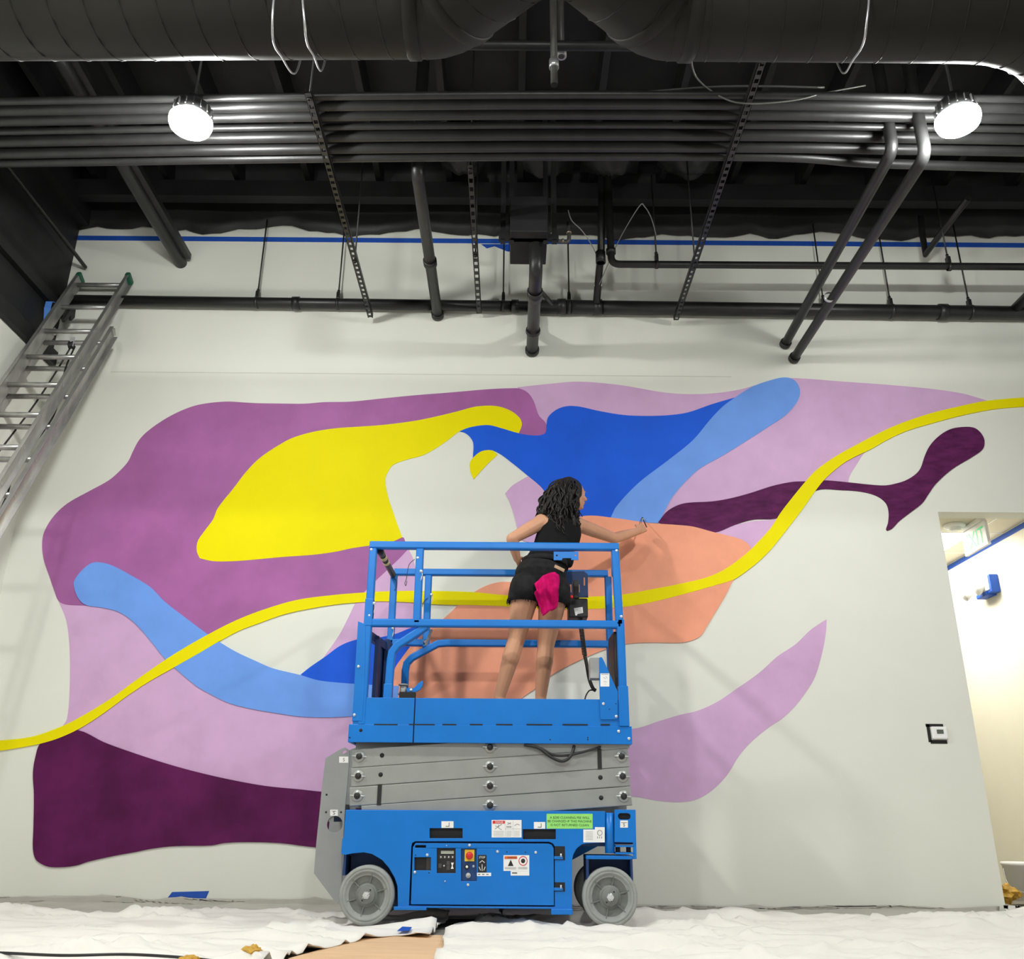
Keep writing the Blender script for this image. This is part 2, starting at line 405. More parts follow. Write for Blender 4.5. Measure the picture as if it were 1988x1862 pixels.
paint('mauve_shape', [(998,754),(953,755.6),(877,762),(802,768),(741,774),(681,780),(630,781),(590,784),(545,783.7),(500,783),(480,782),(437,780),(386,786),(351,798),(318.5,815),(286,838),(270,855),(258,877),(249,896),(232.6,914.5),(211,933),(171,955),(130.5,978),(104,1003),(86,1033),(82,1057),(85,1086),(96,1119),(106,1148),(114,1167),(128,1174),(157,1176),(220,1180),(300,1210),(380,1240),(410,1240),(450,1218),(500,1199),(574,1175),(646,1164),(700,1158),(711,1146),(756,1103),(775,1085),(793,1067),(784,1044),(760,1040),(600,1060),(450,1075),(400,1065),(410,1040),(440,990),(480,940),(540,885),(600,850),(680,836),(800,824),(900,804),(950,800),(985,815),(1000,842),(1010,846),(1049,848),(1061,845),(1060,823),(1046,806.6),(1036,779),(1025,763),(1010,755)], p_mau)
paint('lilac_shape', [(793,1066),(775,1085),(756,1103),(711,1146),(691,1170),(675,1202),(658,1234),(628,1277),(661,1262),(700,1252),(765,1242),(800,1230),(822,1220),(818,1180),(812,1130),(802,1085)], p_lil)
paint('yellow_shape', [(550,859.5),(506.5,888),(479.6,914.5),(453,949),(423,987),(414,1008.5),(396,1033),(384,1051.5),(382.4,1070),(388,1084),(412.5,1089.6),(447,1090),(480,1088),(550,1081.5),(606,1077.6),(651,1071.6),(687,1064),(756.5,1053.5),(781,1043.5),(773,1022),(765.6,1001),(753.5,964.5),(748,931),(753.5,916),(762.6,903.5),(787,893.5),(820,884.5),(844,872),(868,856),(892,838),(916.5,830),(947,827),(971,832),(1007,842),(1013,825.6),(1010,813.6),(995,800),(974,791),(953,788),(922.5,790),(892,798),(847,809),(802,818),(741,825.6),(693,829),(651,832),(612,838),(575,848)], p_yel)
paint('yellow_shape', [(916,892),(928,880),(937.6,874),(953,873),(966,883),(943.6,904),(919.5,931),(913.5,916),(912,901)], p_yel)
paint('royal_blue_shape', [(892,838),(907,831.7),(928.6,827),(950,826),(974,832),(1013,843),(1043,846),(1056,843),(1060,838),(1061,825),(1064.5,810),(1080,796),(1101,789),(1125,790),(1161,798),(1209,806),(1252,808),(1297,806.6),(1336,801),(1381,785.5),(1427,772),(1430,790),(1400,820),(1350,870),(1297,905),(1240,950),(1205,990),(1185,1010),(1140,1010),(1090,1004),(1067.5,972.6),(1052.5,948),(1025,924),(980,888),(966,879),(953,874.5),(938,875.5),(928.6,880),(918,889),(919,862),(913.5,850),(903,841)], p_roy)
paint('lilac_shape', [(1025,925),(995,943),(981,958.4),(990,976.5),(998,1000.7),(1004,1025),(1010,1046),(1022,1052),(1060,1060),(1090,1010),(1068,973),(1052,948)], p_lil)
paint('sky_blue_shape', [(1463,750),(1493,739.6),(1520,733.5),(1538,736.5),(1550,749),(1552.5,767),(1544,785.5),(1523,808),(1493,828),(1451,855),(1402.5,885),(1360,909),(1333,933),(1309,960.5),(1294,985),(1280,1016),(1240,1014),(1185,1006),(1197,983),(1239.6,938),(1297,894),(1345,855),(1378,815.7),(1402.6,790),(1427,772),(1445,760)], p_sky)
paint('plum_shape', [(1277,1015),(1294,994),(1315,981.6),(1336,976.5),(1381,974),(1417.6,968),(1457,957.5),(1499,944),(1538,936),(1562.5,935),(1598,933),(1647,937),(1684,941),(1716,943),(1735.7,940),(1758,933),(1777,921),(1787,909),(1794.6,887),(1804,867),(1821.6,847.5),(1844,834),(1868,829.6),(1890,831),(1902.6,840),(1910.5,855),(1907.5,872),(1888,887),(1848.6,911),(1816.7,939.5),(1802,960),(1789.7,977.6),(1767.6,995),(1745.5,1012),(1731,1027),(1722,1031),(1720,1028),(1724,1014),(1724.6,992),(1718.5,976),(1701,963),(1672,955),(1635,952),(1583.5,953),(1545,990),(1505,1007),(1463,1009),(1427,1019),(1387,1034),(1336,1030),(1306,1024)], p_plum2)
paint('royal_blue_shape', [(584,1310),(603,1295),(632,1275),(661,1254),(693,1242),(722,1240),(765,1232),(800,1219),(835,1213),(830,1230),(810,1260),(785,1300),(780,1335),(722,1336),(661,1332),(617,1326)], p_roy)
paint('peach_shape', [(1137,1002),(1191,1006),(1258,1015.6),(1317,1020),(1345,1023),(1382.5,1033),(1413.6,1040.5),(1438.5,1048),(1451,1056),(1457,1067),(1450,1095),(1423,1128),(1410.5,1152.6),(1392,1184),(1373,1215),(1361,1233.6),(1345,1243),(1320,1248),(1264,1247.6),(1214,1250.7),(1172.6,1262),(1117,1286),(1074.5,1308.6),(1037,1339),(1017,1352.6),(960,1395),(880,1410),(800,1390),(765,1351),(764,1331),(766,1301),(778,1281),(810,1241),(863,1200),(888,1176.5),(905,1160),(922.5,1148.6),(947,1136.5),(971,1130.5),(1000,1129),(1040,1110),(1075,1060),(1100,1015)], p_pea)
paint('sky_blue_shape', [(144,1135),(149,1121),(165.5,1102.5),(181.5,1093),(200,1093),(222,1100),(254,1117),(292,1140),(318.5,1167),(353,1194),(404,1232),(427,1247),(459,1266),(500,1285),(530.5,1298),(584,1311),(617.5,1321),(661,1326),(722,1330),(775,1332),(770,1380),(678,1391),(632,1393),(585.6,1391.6),(545,1386),(487,1376),(443.5,1364.6),(400,1343),(380,1331),(340,1297),(321.5,1280),(291,1242),(260,1208),(230,1188),(199,1180),(168,1175),(153,1162)], p_sky)
paint('plum_shape', [(116,1424),(153,1418),(202,1441),(260,1462),(321.5,1482),(383,1499),(449,1514),(516,1526),(586,1533),(623,1537),(720,1545),(720,1650),(613,1645),(545,1637),(478,1635),(435,1637),(410,1641.5),(337,1643),(291,1648.5),(266,1653.7),(220.5,1662),(171.5,1673),(150,1680),(122.5,1683.5),(98,1683),(83,1678),(70,1667.5),(65,1646),(66,1609),(67,1542),(65,1502),(70,1468.5),(80,1443)], p_plum)
paint('yellow_ribbon', [(-80,1443.5),(-60,1442),(0,1438),(61,1431),(107,1416),(147,1398),(214,1358),(260,1324.5),(321.5,1281.7),(361,1257),(404,1232.7),(450,1209),(501,1188),(574,1166),(646.5,1156),(713,1150.6),(773,1148),(840.6,1148),(916,1150),(979,1156),(1060,1160),(1142,1159),(1208,1155),(1258,1146),(1320,1134),(1367,1123),(1398,1110.6),(1423,1095),(1451,1073),(1476,1048),(1497,1024),(1515,996),(1539,965),(1564,934.6),(1583.5,914),(1618,889),(1652,869.6),(1709,840),(1750,822),(1807,803),(1856,791),(1905,780.5),(1954,775),(1988,772.6),(2060,767),(2250,757),(2420,752),(2420,772),(2250,776),(2060,785),(1988,790),(1930,795),(1868,807),(1807,823),(1758,838),(1721,855),(1691.5,872),(1660,887),(1635,901.5),(1603,928.5),(1581,955.5),(1559,987),(1524.5,1032),(1497,1066),(1473,1090),(1445,1112),(1423,1126),(1382.5,1138.6),(1320,1156),(1258,1171),(1210,1179),(1142,1183),(1060,1183),(986,1178),(941,1176),(851,1174),(815,1171),(740,1168),(713,1169),(661,1173),(603,1182),(551,1193.5),(501.5,1211),(467,1224),(429,1244),(383,1271),(337,1297),(291,1323),(251,1349),(196,1389),(153,1416),(116,1433),(80,1444),(40,1451.6),(0,1457.7),(-60,1462),(-80,1463.5)], p_yel)

# ------------------------------------------------------------------ tape and thermostat on the wall
a, b = at(160, 466, Y=YW), at(1988, 469, Y=YW)
zt_ = 5.245
tag(MB().box((XL+.005, YW-.002, zt_-.024), (6, YW-.0005, zt_+.024)).build('tape_strip', m_tape), 'long blue masking tape line along the top of the mural wall', 'tape')
P = [at(*q, Y=YW-.004) for q in [(934,474),(990,474),(997,489),(985,488),(960,478),(945,482)]]
tag(MB().prism([P], (0,.002,0)).build('tape_scrap', m_tape), 'torn blue tape flap hanging below the tape line', 'tape')
P = [at(*q, Y=YW-.002) for q in [(334,1732),(406,1730),(399,1746),(322,1748)]]
tag(MB().prism([P], (0,.0015,0)).build('tape_scrap', m_tape), 'slanted piece of blue tape low on the wall near the floor', 'tape')
p = at(90, 598, X=XL+.06)
m_ = MB(); m_.sweep([p+Vector((0,.06,.09)), p+Vector((0,.02,.07)), p+Vector((.01,.0,.0)), p+Vector((.02,.01,-.1))], [(-.003,-.025),(.003,-.025),(.003,.025),(-.003,.025)], Vector((1,0,0)), False)
tag(m_.build('tape_scrap', mat('light_blue_tape', srgb(84,140,225), .6, var=.1)), 'crumpled blue tape on the black wall behind the ladder', 'tape')
p = at(1819, 1424, Y=YW)
t = thing('thermostat', (p.x, YW, p.z-.06), 'white thermostat with grey screen outlined in black tape', 'thermostat')
MB().box((p.x-.045, YW-.028, p.z-.04), (p.x+.065, YW-.001, p.z+.045)).build('body', m_white, t, bevel=.008)
MB().box((p.x-.012, YW-.0295, p.z-.005), (p.x+.035, YW-.0278, p.z+.024)).build('screen', mat('grey_lcd', srgb(92,98,88), .3, var=.05), t)
for (x0,x1,z0,z1) in [(p.x-.068,p.x-.045,p.z-.06,p.z+.06),(p.x-.072,p.x+.052,p.z+.045,p.z+.065),(p.x-.055,p.x+.062,p.z-.07,p.z-.045)]:
    MB().box((x0,YW-.002,z0),(x1,YW-.0006,z1)).build('tape_border', m_btape, t, label='black tape strip')
# ------------------------------------------------------------------ spiral ducts
DZ, DY, DR = 3.85, 2.845, .235
def duct(name, path, label, seams):
    t = thing(name, path[0], label, 'duct')
    MB().tube(path, DR, 40).build('shell', m_duct, t)
    P = [Vector(p) for p in path]
    # helical lock seam
    L = [0]
    for i in range(1, len(P)): L.append(L[-1] + (P[i]-P[i-1]).length)
    pts = []; s = 0; pitch = .15; n = 18; x = None
    tot = L[-1]; k = 0
    while s < tot:
        i = max(j for j in range(len(L)) if L[j] <= s); i = min(i, len(P)-2)
        u = (s-L[i])/max(1e-6, L[i+1]-L[i]); c = P[i].lerp(P[i+1], u); d = (P[i+1]-P[i]).normalized()
        xx = Vector((0,0,1)); yy = d.cross(xx).normalized(); a = 2*pi*s/pitch
        pts.append(c + (xx*cos(a)+yy*sin(a))*(DR+.001)); s += pitch/n
    MB().tube(pts, .0035, 5).build('spiral_seam', m_duct, t)
    for q, d in seams:
        MB().lathe(q, d, [(-.03,DR+.001),(-.025,DR+.008),(.025,DR+.008),(.03,DR+.001)], 40).build('joint_band', m_duct, t)
    return t
xe, xf = at(850, 60, Y=DY).x, at(1292, 60, Y=DY).x
def bend(p, a, b, r=.35, n=8):
    """rounded corner at p from direction a into direction b"""
    p, a, b = Vector(p), Vector(a).normalized(), Vector(b).normalized()
    s, e = p - a*r, p + b*r
    return [s*(1-t)**2 + p*2*t*(1-t) + e*t*t for t in [k/n for k in range(n+1)]]
ang = Vector((.76, -.65, 0)).normalized()
e1 = bend((xe, DY, DZ), (1,0,0), ang, .05, 3)
duct('spiral_duct', [(-3.78, DY+.05, DZ)] + e1 + [Vector((xe,DY,DZ)) + ang*1.1], 'large black spiral duct running along the ceiling left of the junction', [(e1[0]-Vector((.06,0,0)), (1,0,0)), (e1[-1]+ang*.04, ang)])
an2 = Vector((-.76, -.65, 0)).normalized()
e2 = bend((xf, DY, DZ), -an2, (1,0,0), .05, 3); an3 = Vector((.72,.70,0)).normalized()
e3 = bend((at(2060,60,Y=DY).x, DY, DZ), (1,0,0), an3, .35)
duct('spiral_duct', [Vector((xf,DY,DZ)) + an2*1.1] + e2 + e3 + [e3[-1] + an3*1.2], 'large black spiral duct right of the junction, bending away at the right edge', [(e2[-1]+Vector((.06,0,0)), (1,0,0)), (e2[0]+an2*.04, an2)])
# thin steel suspension cables slung under the ducts
def cable(name, pts, r, label, m=m_cable, cat='cable', n=8, group=None):
    return tag(MB().tube(curve3(pts, n), r, 6).build(name, m), label, cat, group)
def sling(px, top, bot, end, label):
    x = [at(p[0], p[1], Y=DY-.24).x for p in (top, px, bot)]
    a = at(*top, Y=DY-.26); b = at(*px, Y=DY-.24); c = at(*bot, Y=DY+.05); c.z = min(c.z, DZ-DR-.012); e = at(*end, Y=DY+.32)
    pts = [Vector((a.x, DY-.265, ZCEIL-.05)), Vector((a.x, DY-.265, DZ+.1)), b + Vector((0,-.02,0)), c, e, e+Vector((0,.06,.35)), e+Vector((0,.08,1.2))]
    return cable('duct_sling', pts, .0045, label, n=10)
sling((531,60), (529,20), (548,112), (575,140), 'left of the two steel cables slung under the left duct')
sling((594,60), (578,0), (610,110), (626,134), 'right of the two steel cables slung under the left duct')
sling((1678,60), (1697,0), (1655,118), (1633,138), 'steel cable slung under the right duct')

# ------------------------------------------------------------------ perforated struts and the conduits they carry
SZ = 4.41; SH = .041
def strut(x, y0, y1, label, z=SZ, rods=(), pitch=.06):
    t = thing('slotted_strut', (x, y0, z), label, 'strut', 'slotted steel struts under the ceiling')
    w = .041; m_ = MB(); hw = .012
    m_.box((x-w/2, y0, z), (x-hw, y1, z+.003)).box((x+hw, y0, z), (x+w/2, y1, z+.003))
    n = int((y1-y0)/pitch)
    for k in range(n+1):
        a = y0 + k*pitch; m_.box((x-hw, a, z), (x+hw, min(a+pitch*.5, y1), z+.003))
    m_.build('slotted_web', m_bpipe, t)
    for s in (-1, 1):
        MB().box((x+s*w/2, y0, z), (x+s*(w/2-.003), y1, z+SH)).build('flange', m_bpipe, t)
    for ry in rods:
        MB().cyl((x, ry, z-.012), (x, ry, ZCEIL-.01), .006, 8).build('hanger_rod', m_bpipe, t)
        MB().cyl((x, ry, z-.012), (x, ry, z-.002), .014, 6).build('nut', m_bpipe, t)
    return t
strut(-1.18, 3.96, 6.40, 'black slotted strut hanging left of the person, under the conduits', rods=(4.0, 5.6))
strut(1.345, 3.62, 6.40, 'black slotted strut hanging right of the person, under the conduits', rods=(3.7, 5.6))
strut(-.285, 4.62, 6.42, 'black slotted strut in the middle, with light showing through its slots', z=4.47, rods=(4.66, 5.6), pitch=.085)
CZ = SZ + SH
rows = [(184,.022),(201,.034),(221,.034),(243,.020),(262,.034),(285,.034),(303,.030)]
words = ['seventh and farthest back','sixth','fifth, thin one,','fourth','third','second','first and lowest']
words = ['uppermost', 'second from the top', 'third from the top', 'thin fourth', 'third from the bottom', 'second from the bottom', 'lowest']
for (y, r), w in zip(rows, words):
    z = CZ + r
    P = [at(0, y+13, Z=z), at(500, y+5, Z=z), at(1000, y, Z=z), at(1500, y+1, Z=z), at(1700, y+4, Z=z)]
    d0 = (P[0]-P[1]).normalized(); d1 = (P[-1]-P[-2]).normalized()
    if y == 303: P[4] = at(1700, y+14, Z=z); d1 = Vector((1,.03,0)).normalized()
    pts = [P[0]+d0*((P[0].x+3.77)/-d0.x)] + P + [P[-1]+d1*1.3]
    tag(MB().tube(curve3(pts, 4), r, 14).build('conduit', m_bpipe), 'black conduit, the %s of the bundle laid across the struts' % w, 'conduit', 'conduits laid across the struts')
cable('loose_cable', [at(1340,100,Z=4.56), at(1352,150,Z=4.56), at(1400,188,Z=4.45), at(1450,201,Z=4.40), at(1540,195,Z=4.42), at(1600,181,Z=4.48), at(1680,166,Z=4.56)], .005, 'thin loose cable drooping below the conduits at the right strut', mat('grey_cable', (.10,.10,.09), .5, var=.1))
cable('loose_cable', [at(500,184,Z=4.53), at(740,182,Z=4.51), at(900,190,Z=4.50), at(1150,186,Z=4.51), at(1400,168,Z=4.53), at(1600,170,Z=4.53)], .007, 'black cable lying along the top of the conduit bundle', mat('dark_cable', (.05,.05,.046), .5, var=.1))

# ------------------------------------------------------------------ black pipes before the wall
PY = 6.43
def pipe(name, pts, r, label, n=18, m=m_bpipe, rings=(), cat='pipe', group=None):
    """a pipe along pts, with raised couplings at (point, direction, half length)"""
    pts = [Vector(p) for p in pts]
    t = thing(name, min(pts, key=lambda p: p.z), label, cat, group)
    MB().tube(pts, r, n).build('pipe_run', m, t)
    for q, d, h in rings:
        MB().lathe(q, d, [(-h,r+.0005),(-h,r+.010),(h,r+.010),(h,r+.0005)], n).build('coupling', m, t)
    return t
zl, zr = at(240, 584, Y=PY).z, at(1988, 608, Y=PY).z
xl, xr = at(240, 584, Y=PY).x, at(1988, 608, Y=PY).x
def zpipe(x): return zl + (zr-zl)*(x-xl)/(xr-xl)
xt = at(1035, 600, Y=PY).x
X_ = Vector((1,0,0))
pipe('drain_pipe', [(XL+.02, PY, zpipe(XL)), (xt, PY, zpipe(xt))], .045, 'black horizontal drain pipe along the wall between ladder and centre pipe', rings=[(Vector((x,PY,zpipe(x))), X_, .03) for x in (at(575,590,Y=PY).x, at(1000,598,Y=PY).x)])
pipe('drain_pipe', [(xt, PY, zpipe(xt)), (6, PY, zpipe(6))], .058, 'thicker black horizontal drain pipe along the wall right of the centre pipe', rings=[(Vector((x,PY,zpipe(x))), X_, .035) for x in (at(1090,600,Y=PY).x, at(1160,600,Y=PY).x, at(1830,608,Y=PY).x)])
def hanger(px, label, y=PY, zf=zpipe, r=.058, top=5.4, py=598):
    x = at(px, py, Y=y).x; z = zf(x)
    t = thing('pipe_hanger', (x, y, z-r), label, 'pipe hanger', 'pipe hangers below the ceiling')
    MB().cyl((x, y, z+r+.05), (x, y, top), .0065, 8).build('rod', m_bpipe, t)
    m_ = MB().lathe((x, y, z), X_, [(-.012,r+.001),(-.012,r+.005),(.012,r+.005),(.012,r+.001)], 18); m_.build('ring', m_bpipe, t)
    MB().box((x-.014, y-.022, z+r), (x+.014, y+.022, z+r+.06)).build('clevis', m_bpipe, t, bevel=.004)
    MB().cyl((x, y, z+r+.06), (x, y, z+r+.085), .013, 6).build('nut', m_bpipe, t)
ords = [(497,'first from the ladder'),(655,'second from the ladder'),(977,'just left of the centre pipe'),(1105,'just right of the centre pipe'),(1600,'beside the twin pipes'),(1730,'second from the right edge'),(1883,'nearest the right edge')]
for px, w in ords: hanger(px, 'black rod hanger on the wall drain pipe, %s' % w, r=.045 if px < 1000 else .058)
# sprinkler line with its riser
SY = 6.0; x0 = at(1187, 513, Y=SY).x; zs = at(1187, 513, Y=SY).z
pipe('sprinkler_pipe', [(x0, SY, 5.7)] + bend((x0, SY, zs), (0,0,-1), (1,0,0), .07) + [(6, SY, zs+.01)], .029, 'thinner black pipe bending from the ceiling and running right above the drain pipe', rings=[(Vector((x0,SY,zs+.12)), (0,0,1), .02)])
for px, w in [(1275,'near its bend'),(1842,'near the right lamp')]:
    hanger(px, 'black rod hanger on the thinner upper pipe, %s' % w, SY, lambda x: zs, .029, 5.55, 513)
Y_ = Vector((0,1,0))
pA = at(850, 614, Y=YW)
pipe('waste_pipe', [(pA.x, 4.72, 5.6)] + bend((pA.x, 4.72, pA.z), (0,0,-1), (0,1,0), .08) + [(pA.x, YW-.002, pA.z)], .042, 'black pipe running into the wall left of the middle strut', rings=[(Vector((pA.x,5.72,pA.z)), Y_, .03),(Vector((pA.x,YW-.03,pA.z)), Y_, .025)])
pB = at(1523, 670, Y=YW); pC = at(1540, 698, Y=YW)
pipe('waste_pipe', [(pB.x, 4.25, 5.6)] + bend((pB.x, 4.25, pB.z+.05), (0,0,-1), (0,1,0), .08) + [(pB.x, YW-.002, pB.z)], .036, 'upper of the twin black pipes slanting down to the wall below the right lamp', rings=[(Vector((pB.x,YW-.03,pB.z)), Y_, .02)])
pipe('waste_pipe', [(pC.x+.08, 4.16, 5.6)] + bend((pC.x+.08, 4.16, pC.z+.07), (0,0,-1), (-.035,1,0), .08) + [(pC.x, YW-.002, pC.z)], .036, 'lower of the twin black pipes, with a bright band, below the right lamp', rings=[(Vector((pC.x,YW-.03,pC.z)), Y_, .02)])
q = at(1612, 590, X=pC.x); MB().lathe((pC.x, q.y, pC.z+.10*(YW-q.y)/3.1), Y_, [(-.012,.0365),(-.012,.039),(.012,.039),(.012,.0365)], 18).build('bright_band', m_zinc, bpy.data.objects['waste_pipe.002'])
pD = at(1033, 682, Y=YW)
pipe('vent_pipe', [(pD.x, 5.36, 4.62)] + bend((pD.x, 5.36, pD.z+.02), (0,0,-1), (0,1,0), .09) + [(pD.x, YW-.002, pD.z)], .048, 'thick black centre pipe running into the wall above the person', rings=[(Vector((pD.x,YW-.02,pD.z)), Y_, .02),(Vector((pD.x,6.17,pD.z)), Y_, .015),(Vector((pD.x,5.66,pD.z+.01)), Y_, .05)])
MB().tube([(xt, PY, zpipe(xt)), (xt, PY-.02, pD.z+.15), (pD.x, 6.2, pD.z+.03)], .046, 14).build('branch', m_bpipe, bpy.data.objects['vent_pipe'])
MB().tube([at(1050,566,Y=6.1), at(1072,590,Y=6.3)], .018, 8).build('brace', m_bpipe, bpy.data.objects['vent_pipe'])
pipe('condensate_pipe', [at(1169,330,Y=6.05), at(1167,492,Y=6.05), at(1163,530,Y=6.2), at(1158,588,Y=6.36)], .030, 'short black pipe dropping beside the sprinkler riser to the drain pipe', rings=[(at(1166,500,Y=6.05), (0,0,1), .05)])
MB().lathe(at(1161,553,Y=6.27), (0,.4,-.9), [(-.012,.0305),(-.012,.034),(.012,.034),(.012,.0305)], 16).build('white_band', m_white, bpy.data.objects['condensate_pipe'])
pE = at(352, 512, Y=YW)
t = pipe('waste_pipe', [(pE.x, 3.2, pE.z), (pE.x, YW-.002, pE.z)], .05, 'black pipe and angle running into the wall below the left lamp')
MB().beam((pE.x+.075, 3.2, pE.z+.03), (pE.x+.075, YW-.06, pE.z+.03), .05, .05).build('steel_angle', m_bpipe, t)
pF = at(166, 519, Y=6.46)
pipe('thin_conduit', [(pF.x, 3.0, pF.z), (pF.x, 6.46, pF.z)], .016, 'thin black conduit ending short of the wall in the upper left corner', 8)
pG = [at(1788,420,Y=6.25), at(1790,450,Y=6.25), at(1797,494,Y=6.25), at(1832,446,Y=6.0), at(1880,385,Y=5.6)]
pipe('branch_pipe', pG, .026, 'short V-shaped black pipe hanging below the right lamp', 12)
pI = at(1958, 612, Y=YW)
pipe('waste_pipe', [(pI.x, 5.3, pI.z), (pI.x, YW-.002, pI.z)], .04, 'black pipe entering the wall at the right edge')
t = thing('water_pipe', at(1074,468,Y=5.9), 'thin copper-jointed pipe dropping in the middle and turning up again', 'pipe')
b_ = at(1074,468,Y=5.9); e_ = at(1105,470,Y=5.9)
MB().tube([Vector((b_.x,5.9,5.75))] + bend(b_, (0,0,-1), (1,0,0), .04, 5) + bend(e_, (1,0,0), (0,0,1), .04, 5) + [Vector((e_.x,5.9,b_.z+.14))], .016, 12).build('pipe_run', mat('grey_painted_pipe', (.07,.068,.06), .4, var=.2), t)
m_cop = mat('worn_copper', (.34,.27,.2), .35, .7, var=.2)
for q, d in [((b_.x,5.9,b_.z+.07),(0,0,1)),((b_.x,5.9,b_.z+.02),(0,0,1)),((e_.x-.05,5.9,b_.z),(1,0,0)),((e_.x,5.9,b_.z+.08),(0,0,1))]:
    MB().lathe(q, d, [(-.008,.0165),(-.008,.021),(.008,.021),(.008,.0165)], 12).build('joint', m_cop, t)
# black junction box above the centre pipe, on two straps
t = thing('junction_box', at(1027,462,Y=5.3), 'black metal box hanging above the centre pipe', 'box')
a, b = at(990, 466, Y=5.3), at(1062, 398, Y=5.3)
MB().box((a.x, 5.2, a.z), (b.x, 5.6, b.z)).build('case', m_black, t, bevel=.006)
for x in (a.x-.05, a.x+.01, b.x-.01, b.x+.05):
    MB().box((x-.018, 5.3, a.z-.03), (x+.018, 5.306, 5.7)).build('strap', m_black, t)
MB().beam((a.x-.08, 5.3, a.z+.02), (b.x+.08, 5.3, a.z+.02), .04, .04).build('bracket', m_black, t)
cable('loose_cable', [at(1103,408,Y=5.9), at(1110,428,Y=5.88), at(1130,448,Y=5.9), at(1150,478,Y=6.0), at(1160,500,Y=6.1)], .004, 'thin light cable looping down left of the sprinkler riser', mat('pale_cable', (.28,.28,.26), .5, var=.1))
cable('loose_cable', [at(1163,553,Y=6.24), at(1200,470,Y=6.0), at(1240,402,Y=5.6), at(1252,402,Y=5.6), at(1265,425,Y=5.8), at(1274,458,Y=5.95)], .004, 'thin light cable strung from the white band over to the hanger', MATS['pale_cable'])
t = thing('copper_stub', at(1089,150,Z=4.75), 'grey threaded pipe fitting hanging above the conduits in the middle', 'pipe')
a = at(1076, 165, Z=4.62); MB().cyl(a, a+Vector((0,0,1.3)), .022, 12).build('pipe_run', MATS['grey_painted_pipe'], t)
MB().lathe(a+Vector((0,0,.16)), (0,0,1), [(-.03,.023),(-.03,.03),(.03,.03),(.03,.023)], 12).build('joint', m_cable, t)
b = at(1090, 110, Z=4.95); MB().cyl(b, b+Vector((0,0,1.0)), .02, 12).build('pipe_run', MATS['grey_painted_pipe'], t)
MB().lathe(b+Vector((0,0,.04)), (0,0,1), [(-.04,.021),(-.04,.032),(.04,.032),(.04,.021)], 12).build('joint', m_cable, t)
a = at(1000, 88, Z=4.95)
pipe('conduit_run', [(a.x-2, a.y, 4.95), (a.x+2.2, a.y, 4.95)], .03, 'black pipe crossing behind the two duct branches')

# ------------------------------------------------------------------ high-bay lamps (two in view, the same row goes on behind the camera)
ZL = 4.20
def lamp(x, y, label):
    t = thing('high_bay_lamp', (x, y, ZL), label, 'lamp', 'round high-bay ceiling lamps')
    MB().lathe((x,y,ZL), (0,0,1), [(-.055,.001),(-.052,.045),(-.042,.085),(-.025,.110),(0,.118),(.020,.118),(.020,.001)], 28).build('lens', m_lens, t)
    MB().lathe((x,y,ZL+.013), (0,0,1), [(.008,.02),(.008,.106),(.03,.106),(.05,.10),(.10,.10),(.13,.06),(.16,.05),(.16,.001)], 40).build('housing', m_bpipe, t)
    for k in range(16):
        a = 2*pi*k/16; d = Vector((cos(a),sin(a),0))
        MB().beam(Vector((x,y,ZL+.075))+d*.09, Vector((x,y,ZL+.075))+d*.112, .006, .05).build('cooling_fin', m_bpipe, t)
    MB().cyl((x,y,ZL+.17), (x,y,ZCEIL-.005), .008, 8).build('hanging_stem', m_bpipe, t)
la, lb = at(370, 240, Z=ZL), at(1860, 235, Z=ZL)
lamp(la.x, la.y, 'glowing round ceiling lamp on the left side')
lamp(lb.x, lb.y, 'glowing round ceiling lamp on the right side')
for i, (x, y) in enumerate([(la.x-.3, .4), (.3, .4)]):
    lamp(x, y, 'round ceiling lamp of the same row, behind the camera, ' + ['left one','right one'][i])
# ------------------------------------------------------------------ scissor lift
YN, YF = 5.40, 6.14                     # outer faces of the near and the far wheels
YP = 5.42                               # near face of chassis and platform
def L(px, py, y=YP): return at(px, py, Y=y)
xc = L(950, 1700).x
lift = thing('scissor_lift', (xc, (YN+YF)/2, 0), 'blue and grey electric scissor lift standing on drop cloths before the mural', 'scissor lift')
def P3(pts, y): return [Vector((L(a,b,y).x, y, L(a,b,y).z)) for a, b in pts]
def circ(px, py, r, y, n=20):
    c = L(px, py, y); return [Vector((c.x+r*cos(2*pi*i/n), y, c.z+r*sin(2*pi*i/n))) for i in range(n)]
def rect(x0, y0, x1, y1, y): return P3([(x0,y0),(x1,y0),(x1,y1),(x0,y1)], y)
def bolt(px, py, y, parent, r=.009, m=m_zinc, name='bolt'):
    c = L(px, py, y); return MB().lathe((c.x, y, c.z), (0,-1,0), [(0,r),(.002,r),(.005,r*.75),(.006,r*.3),(.006,.0005)], 12).build(name, m, parent)
def sticker(px0, py0, px1, py1, y, parent, m=m_white, name='decal', label=None):
    return MB().prism([rect(px0,py0,px1,py1,y)], (0,-.0012,0)).build(name, m, parent, label=label)
